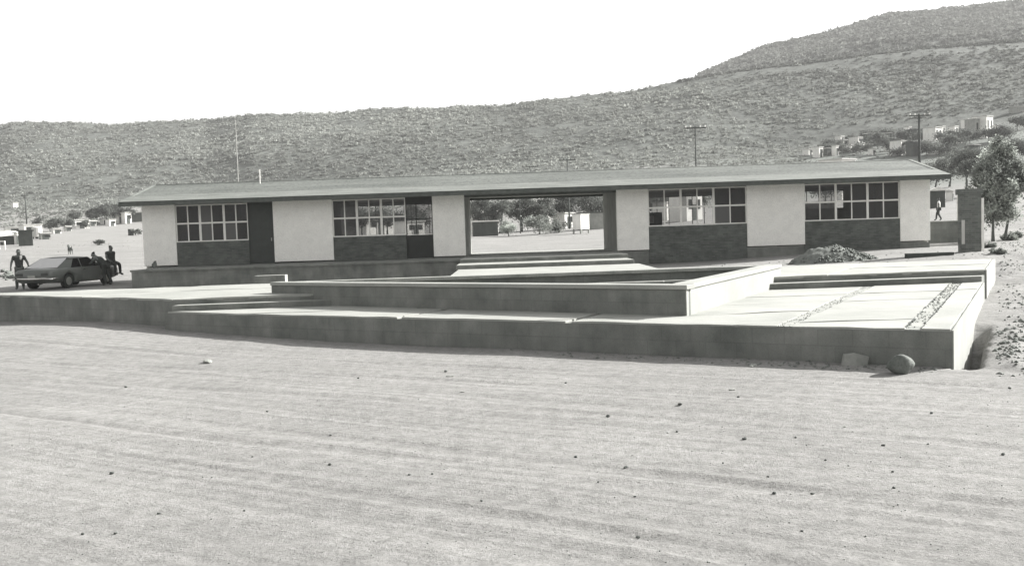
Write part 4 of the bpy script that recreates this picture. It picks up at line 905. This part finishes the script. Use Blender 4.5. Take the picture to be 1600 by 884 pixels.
    for i, q in enumerate(('ha', 'hb', 'hc')): me.skin_vertices[0].data[i].radius = RD[q]; me.skin_vertices[0].data[i].use_root = i == 0
    sb = o.modifiers.new('sub', 'SUBSURF'); sb.levels = sb.render_levels = 2; me.materials.append(MATS[hairm])
    return t
STAND = dict(pelvis=(0, 0, .95), spine=(0, .0, 1.14), chest=(0, .0, 1.36), neck=(0, .01, 1.5), jaw=(0, .03, 1.575), skull=(0, .03, 1.64), top=(0, .02, 1.7),
             shl=(-.2, 0, 1.42), shr=(.2, 0, 1.42), ell=(-.27, -.03, 1.15), elr=(.27, -.03, 1.15), wrl=(-.3, .05, .92), wrr=(.3, .05, .92), pal=(-.3, .08, .84), par=(.3, .08, .84),
             hipl=(-.095, 0, .9), hipr=(.095, 0, .9), knl=(-.11, .02, .5), knr=(.12, .02, .5), anl=(-.12, -.02, .09), anr=(.13, -.02, .09), toel=(-.14, .15, .04), toer=(.16, .15, .04), face=(0, 1, 0))
GZ = tz(-20, 41.5)
CARP, CARR = (-19.95, 42.75), R(-10)
# ------------------------------------------------------------------ car (fastback coupe seen from its rear right corner)
def coupe():
    t = thing('parked_car', 'grey two door fastback coupe parked beside the school platform', 'car', (CARP[0], CARP[1], tz(*CARP)), CARR)
    st = [(-2.32, .74, .42, .76), (-2.27, .80, .36, .83), (-2.1, .85, .30, .865), (-1.6, .89, .25, .90), (-1.25, .9, .24, .915), (-.7, .9, .22, .925), (0, .9, .22, .925), (.7, .9, .22, .93), (1.0, .895, .23, .935), (1.36, .89, .24, .92), (1.8, .87, .27, .89), (2.15, .84, .32, .84), (2.27, .79, .38, .79), (2.32, .72, .44, .72)]
    V, F_ = [], []; half = 8
    for y, hw, zb, zt in st:
        zm = zb+(zt-zb)*.55
        pr = [(0, zb), (hw*.86, zb), (hw*.97, zb+.07), (hw, zm), (hw*.985, zt-.1), (hw*.93, zt-.02), (hw*.8, zt), (0, zt+.025)]
        V += [(x, y, z) for x, z in pr]+[(-x, y, z) for x, z in pr[-2:0:-1]]
    n = 2*half-2
    for i in range(len(st)-1):
        for k in range(n): F_.append((i*n+k, i*n+(k+1) % n, (i+1)*n+(k+1) % n, (i+1)*n+k))
    F_ += [tuple(range(n)), tuple(range((len(st)-1)*n, len(st)*n))[::-1]]
    body = mesh('body', V, F_, 'car_paint', t, smooth=True)
    bm = bmesh.new(); bm.from_mesh(body.data); bmesh.ops.recalc_face_normals(bm, faces=bm.faces); bm.to_mesh(body.data); bm.free()
    # wheel arches cut out of the body
    for y in (-1.25, 1.36):
        v, f = tube([(-1.2, y, .31), (1.2, y, .31)], [.365, .365], 24); c = mesh('cutter', v, f, 'tyre')
        c.matrix_world = Matrix.Identity(4)
        bmo = body.modifiers.new('cut', 'BOOLEAN'); bmo.operation = 'DIFFERENCE'; bmo.object = c; bmo.solver = 'EXACT'
        c.parent = t; bpy.context.view_layer.update(); dg = bpy.context.evaluated_depsgraph_get(); me = bpy.data.meshes.new_from_object(body.evaluated_get(dg))
        body.modifiers.clear(); body.data = me; bpy.data.objects.remove(c)
    mesh('wheel_well', *join([(boxv(-.72, .72, y-.42, y+.42, .25, .72), BOXF) for y in (-1.25, 1.36)]), 'dark_void', t)
    # greenhouse: belt points and roof points
    zb, zr = .905, 1.37
    def roofpt(y): return zr-.10*((y+.25)/.75)**2*.35
    bA, bC, rA, rC = 1.0, -1.76, .32, -.92      # windscreen base, backlight base, roof front, roof rear
    hwB, hwR = .82, .66
    rs = [rA, 0, -.3, -.55, rC]; V = []
    for y in rs:
        zc = roofpt(y)
        for x in (-hwR, -hwR*.6, 0, hwR*.6, hwR): V.append((x, y, zc-.045*(abs(x)/hwR)**2.5))
    nv = len(V); V += [(x, y, z-.03) for x, y, z in V]; F_ = []
    for i in range(4):
        for k in range(4): a = i*5+k; F_.append((a, a+1, a+6, a+5)); F_.append((nv+a, nv+a+5, nv+a+6, nv+a+1))
    rim = [0, 1, 2, 3, 4, 9, 14, 19, 24, 23, 22, 21, 20, 15, 10, 5]
    for a, b in zip(rim, rim[1:]+rim[:1]): F_.append((a, nv+a, nv+b, b))
    rf = mesh('roof', V, F_, 'car_paint', t, smooth=True)
    def bar(nm, a, b, w, par=t, mt='car_paint'):
        v, f = tube([a, b], [w, w], 6); return mesh(nm, v, f, mt, par)
    zre = zr-.07
    for s in (-1, 1):
        bar('pillar', (s*hwB*.97, bA, zb-.01), (s*hwR, rA, zre), .028); bar('roof_rail', (s*hwR, rA, zre), (s*hwR, rC, zre-.02), .028)
        # broad sail panel of the fastback
        P0, P1, P2, P3 = Vector((s*.86, -1.05, zb-.02)), Vector((s*.8, -1.8, zb-.02)), Vector((s*.65, rC-.14, zre-.05)), Vector((s*.67, rC+.28, zre-.01))
        n_ = Vector((-s*.03, 0, 0)); V = [P0, P1, P2, P3, P0+n_, P1+n_, P2+n_, P3+n_]; mesh('sail_panel', V, BOXF, 'car_paint', t)
        bar('pillar', (s*.86, -.38, zb-.01), (s*.67, -.32, zre-.0), .018)
        def pane(nm, q, par=t):
            q = [Vector(p_) for p_ in q]; nn = (q[1]-q[0]).cross(q[2]-q[0]).normalized()*.006; return mesh(nm, q+[p_+nn for p_ in q], BOXF, 'car_glass', par)
        pane('side_window', [(s*.845, .9, zb), (s*.86, -.36, zb), (s*.67, -.31, zre-.01), (s*.66, rA+.02, zre-.01)])
        pane('quarter_window', [(s*.86, -.41, zb), (s*.86, -1.04, zb), (s*.67, rC+.28, zre-.02), (s*.67, -.34, zre-.01)])
        dr = mesh('door', boxv(s*.902-.004, s*.902+.004, -.42, .82, .34, .88), BOXF, 'car_paint', t, bevel=.003); mesh('door_handle', boxv(s*.915-.012, s*.915+.012, -.36, -.22, .78, .805), BOXF, 'chrome', dr)
        mesh('sill_trim', boxv(s*.885-.01, s*.885+.01, -.82, .9, .275, .295), BOXF, 'chrome', t)
        v, f = tube([(s*.92, .72, .98), (s*1.02, .72, 1.0)], [.012, .012], 5); mr = mesh('mirror', v, f, 'chrome', t); mesh('mirror_head', boxv(s*1.03-.05, s*1.03+.05, .69, .73, .97, 1.05), BOXF, 'chrome', mr)
        mesh('tail_light', boxv(s*.58-.16, s*.58+.16, -2.345, -2.30, .60, .72), BOXF, 'lens_dark', t, bevel=.01)
        v, f = tube([(s*.6, 2.28, .62), (s*.6, 2.345, .62)], [.1, .1], 14); mesh('headlight', v, f, 'chrome', t)
    mesh('rear_window', [(-.72, bC+.02, zb+.01), (.72, bC+.02, zb+.01), (.61, rC-.02, zre+.015), (-.61, rC-.02, zre+.015), (-.72, bC+.03, zb), (.72, bC+.03, zb), (.61, rC-.01, zre), (-.61, rC-.01, zre)], BOXF, 'car_glass', t)
    mesh('windscreen', [(-.77, bA, zb), (.77, bA, zb), (.63, rA+.01, zre+.02), (-.63, rA+.01, zre+.02), (-.77, bA-.01, zb), (.77, bA-.01, zb), (.63, rA, zre+.02), (-.63, rA, zre+.02)], BOXF, 'car_glass', t)
    for nm, y, s in (('rear_bumper', -2.36, -1), ('front_bumper', 2.36, 1)):
        P = [(-.9, y-s*.3, .47), (-.86, y-s*.05, .47), (-.6, y+s*.02, .47), (0, y+s*.04, .47), (.6, y+s*.02, .47), (.86, y-s*.05, .47), (.9, y-s*.3, .47)]; v, f = tube(P, [.05]*7, 8); mesh(nm, v, f, 'chrome', t, smooth=True)
    mesh('number_plate', boxv(-.17, .17, -2.36, -2.335, .52, .62), BOXF, 'rim', t); mesh('grille', boxv(-.45, .45, 2.31, 2.335, .52, .72), BOXF, 'lens_dark', t)
    # bonnet standing open
    h = mesh('bonnet', boxv(-.74, .74, 0, 1.2, -.012, .012), BOXF, 'car_paint', t, bevel=.01); h.location = (0, 1.02, .96); h.rotation_euler = (R(3), 0, 0)
    seat = mesh('seats', *join([(boxv(-.62, -.1, -.25, .25, .45, .7), BOXF), (boxv(.1, .62, -.25, .25, .45, .7), BOXF), (boxv(-.62, -.1, -.4, -.26, .5, 1.17), BOXF), (boxv(.1, .62, -.4, -.26, .5, 1.17), BOXF), (boxv(-.5, -.22, -.42, -.3, 1.17, 1.3), BOXF), (boxv(.22, .5, -.42, -.3, 1.17, 1.3), BOXF), (boxv(-.62, .62, -1.2, -1.05, .5, .98), BOXF)]), 'seat_dark', t)
    v, f = tube([(.35, -2.2, .26), (.35, -2.42, .25)], [.03, .03], 8); mesh('exhaust_pipe', v, f, 'chrome', t)
    for y in (-1.25, 1.36):
        for s in (-1, 1):
            wl = bpy.data.objects.new('wheel', None); link(wl, t); wl.location = (s*.78, y, .31)
            v, f = tube([(-.1, 0, 0), (-.085, 0, 0), (.085, 0, 0), (.1, 0, 0)], [.27, .31, .31, .27], 24); mesh('tyre', v, f, 'tyre', wl, smooth=False)
            v, f = tube([(s*.095, 0, 0), (s*.108, 0, 0)], [.19, .16], 20); mesh('rim', v, f, 'rim', wl)
    t.scale = (1.04, 1.09, 1.0); return t
car = coupe()
# man standing at the boot
J = dict(STAND); J.update(ell=(-.33, -.02, 1.17), wrl=(-.38, .06, .94), pal=(-.39, .1, .86), elr=(.30, .02, 1.16), wrr=(.33, .12, .95), par=(.33, .17, .88))
m1 = person('person', 'man in dark vest with white towel on one shoulder standing behind the car', (-21.6, 41.6, tz(-21.6, 41.6)), R(205), J, None, 'cloth_dark', 'cloth_grey')
v, f = tube([(-.1, -.06, 1.46), (-.11, .02, 1.5), (-.1, .10, 1.46), (-.09, .15, 1.36), (-.08, .16, 1.3)], [.03, .045, .05, .045, .03], 8); mesh('towel', v, f, 'cloth_white', m1, smooth=True)
# man leaning over the wing
J = dict(pelvis=(0, -.02, .93), spine=(0, .14, 1.08), chest=(0, .33, 1.22), neck=(0, .45, 1.32), jaw=(0, .52, 1.36), skull=(0, .57, 1.41), top=(0, .6, 1.46), shl=(-.2, .36, 1.24), shr=(.2, .36, 1.24), ell=(-.27, .5, 1.04), elr=(.28, .5, 1.04), wrl=(-.2, .62, .98), wrr=(.22, .62, .98), pal=(-.18, .7, .98), par=(.2, .7, .98),
         hipl=(-.095, -.02, .88), hipr=(.095, -.02, .88), knl=(-.1, .02, .5), knr=(.12, -.06, .5), anl=(-.11, -.08, .09), anr=(.13, -.22, .09), toel=(-.12, .09, .04), toer=(.15, -.06, .04), face=(0, .8, -.6))
person('person', 'dark clothed man bending over the wing of the car', (-18.42, 42.95, tz(-18.4, 43.0)), R(80), J, None, 'cloth_dark', 'cloth_dark')
# man sitting on the front wing
J = dict(pelvis=(0, 0, 1.04), spine=(0, .0, 1.2), chest=(0, .03, 1.40), neck=(0, .06, 1.54), jaw=(0, .09, 1.62), skull=(0, .09, 1.68), top=(0, .08, 1.74), shl=(-.2, .03, 1.46), shr=(.2, .03, 1.46), ell=(-.28, -.04, 1.22), elr=(.28, .08, 1.22), wrl=(-.27, .0, 1.02), wrr=(.26, .26, 1.1), pal=(-.27, .06, .97), par=(.24, .33, 1.08),
         hipl=(-.1, .06, 1.01), hipr=(.1, .06, 1.01), knl=(-.13, .45, .93), knr=(.13, .46, .92), anl=(-.13, .47, .50), anr=(.14, .42, .49), toel=(-.14, .64, .43), toer=(.15, .6, .43), face=(0, 1, 0))
m3 = person('person', 'dark clothed man sitting up on the front wing of the car', (-18.72, 44.25, tz(-18.7, 44.25)), R(-115), J, None, 'cloth_dark', 'cloth_dark')
# far walker in white, behind the low wall
p = hit(1467, 345); J = dict(STAND); J.update(anl=(-.1, -.2, .1), anr=(.1, .2, .09), toel=(-.1, -.05, .04), toer=(.1, .36, .04), knr=(.1, .16, .5))
person('person', 'distant walker in a white shirt and dark trousers beyond the low wall', p, R(60), J, None, 'cloth_white', 'cloth_dark')
# dog on the field
def dog():
    p = hit(110, 398); t = thing('dog', 'small dark dog with pale legs standing out on the left field', 'dog', p, R(40))
    V = [(0, -.3, .5), (0, -.05, .49), (0, .22, .52), (0, .38, .66), (0, .5, .76), (0, .64, .72), (0, -.45, .62), (0, -.52, .74), (-.04, .45, .86), (.04, .45, .86)]; E = [(0, 1), (1, 2), (2, 3), (3, 4), (4, 5), (0, 6), (6, 7), (4, 8), (4, 9)]; Rr = [.1, .11, .13, .085, .08, .045, .03, .02, .025, .025]
    for s in (-1, 1):
        b = len(V); V += [(s*.09, -.28, .42), (s*.1, -.2, .28), (s*.1, -.34, .16), (s*.1, -.32, .02)]; E += [(0, b), (b, b+1), (b+1, b+2), (b+2, b+3)]; Rr += [.075, .045, .03, .028]
        b = len(V); V += [(s*.08, .24, .4), (s*.09, .22, .22), (s*.09, .25, .02)]; E += [(2, b), (b, b+1), (b+1, b+2)]; Rr += [.06, .035, .028]
    me = bpy.data.meshes.new('body'); me.from_pydata(V, E, []); o = link(bpy.data.objects.new('body', me), t); o.modifiers.new('skin', 'SKIN')
    for i, r_ in enumerate(Rr): me.skin_vertices[0].data[i].radius = (r_, r_); me.skin_vertices[0].data[i].use_root = i == 0
    sb = o.modifiers.new('sub', 'SUBSURF'); sb.levels = sb.render_levels = 2; me.materials.append(MATS['fur'])
dog()
# stones heaped at the left, small stone on the platform corner
for i in range(14):
    u, v = random.uniform(2, 32), random.uniform(425, 440); x, y, z = hit(u, v, 30.); s = random.uniform(.08, .2)
    boulder('heap_stone', 'rough stone in the scattered pile behind the car boot', 'stone', (x, y, z+s*.3), s*1.2, s, s*.7, 200+i, 'rock', 'stones piled behind the car', sub=2, amp=.3, rot=i)
boulder('platform_stone', 'dark pointed lump of stone on the left end of the platform', 'stone', (-15.75, 41.8, .672+.1), .12, .12, .18, 300, 'rock_dark', sub=2, amp=.3)

# ------------------------------------------------------------------ haze
hz = box('haze', -1250, 1250, -90, 930, -6, 190, 'dark_void'); hz.data.materials.clear(); tag(hz, 'thin dusty haze over the valley', 'haze', kind='stuff')
M = bpy.data.materials.new('haze_air'); M.use_nodes = True; n = M.node_tree.nodes; n.clear()
o = n.new('ShaderNodeOutputMaterial'); v = n.new('ShaderNodeVolumePrincipled'); v.inputs['Color'].default_value = (.93, .93, .92, 1); v.inputs['Density'].default_value = .00028
M.node_tree.links.new(v.outputs[0], o.inputs['Volume']); hz.data.materials.append(M)
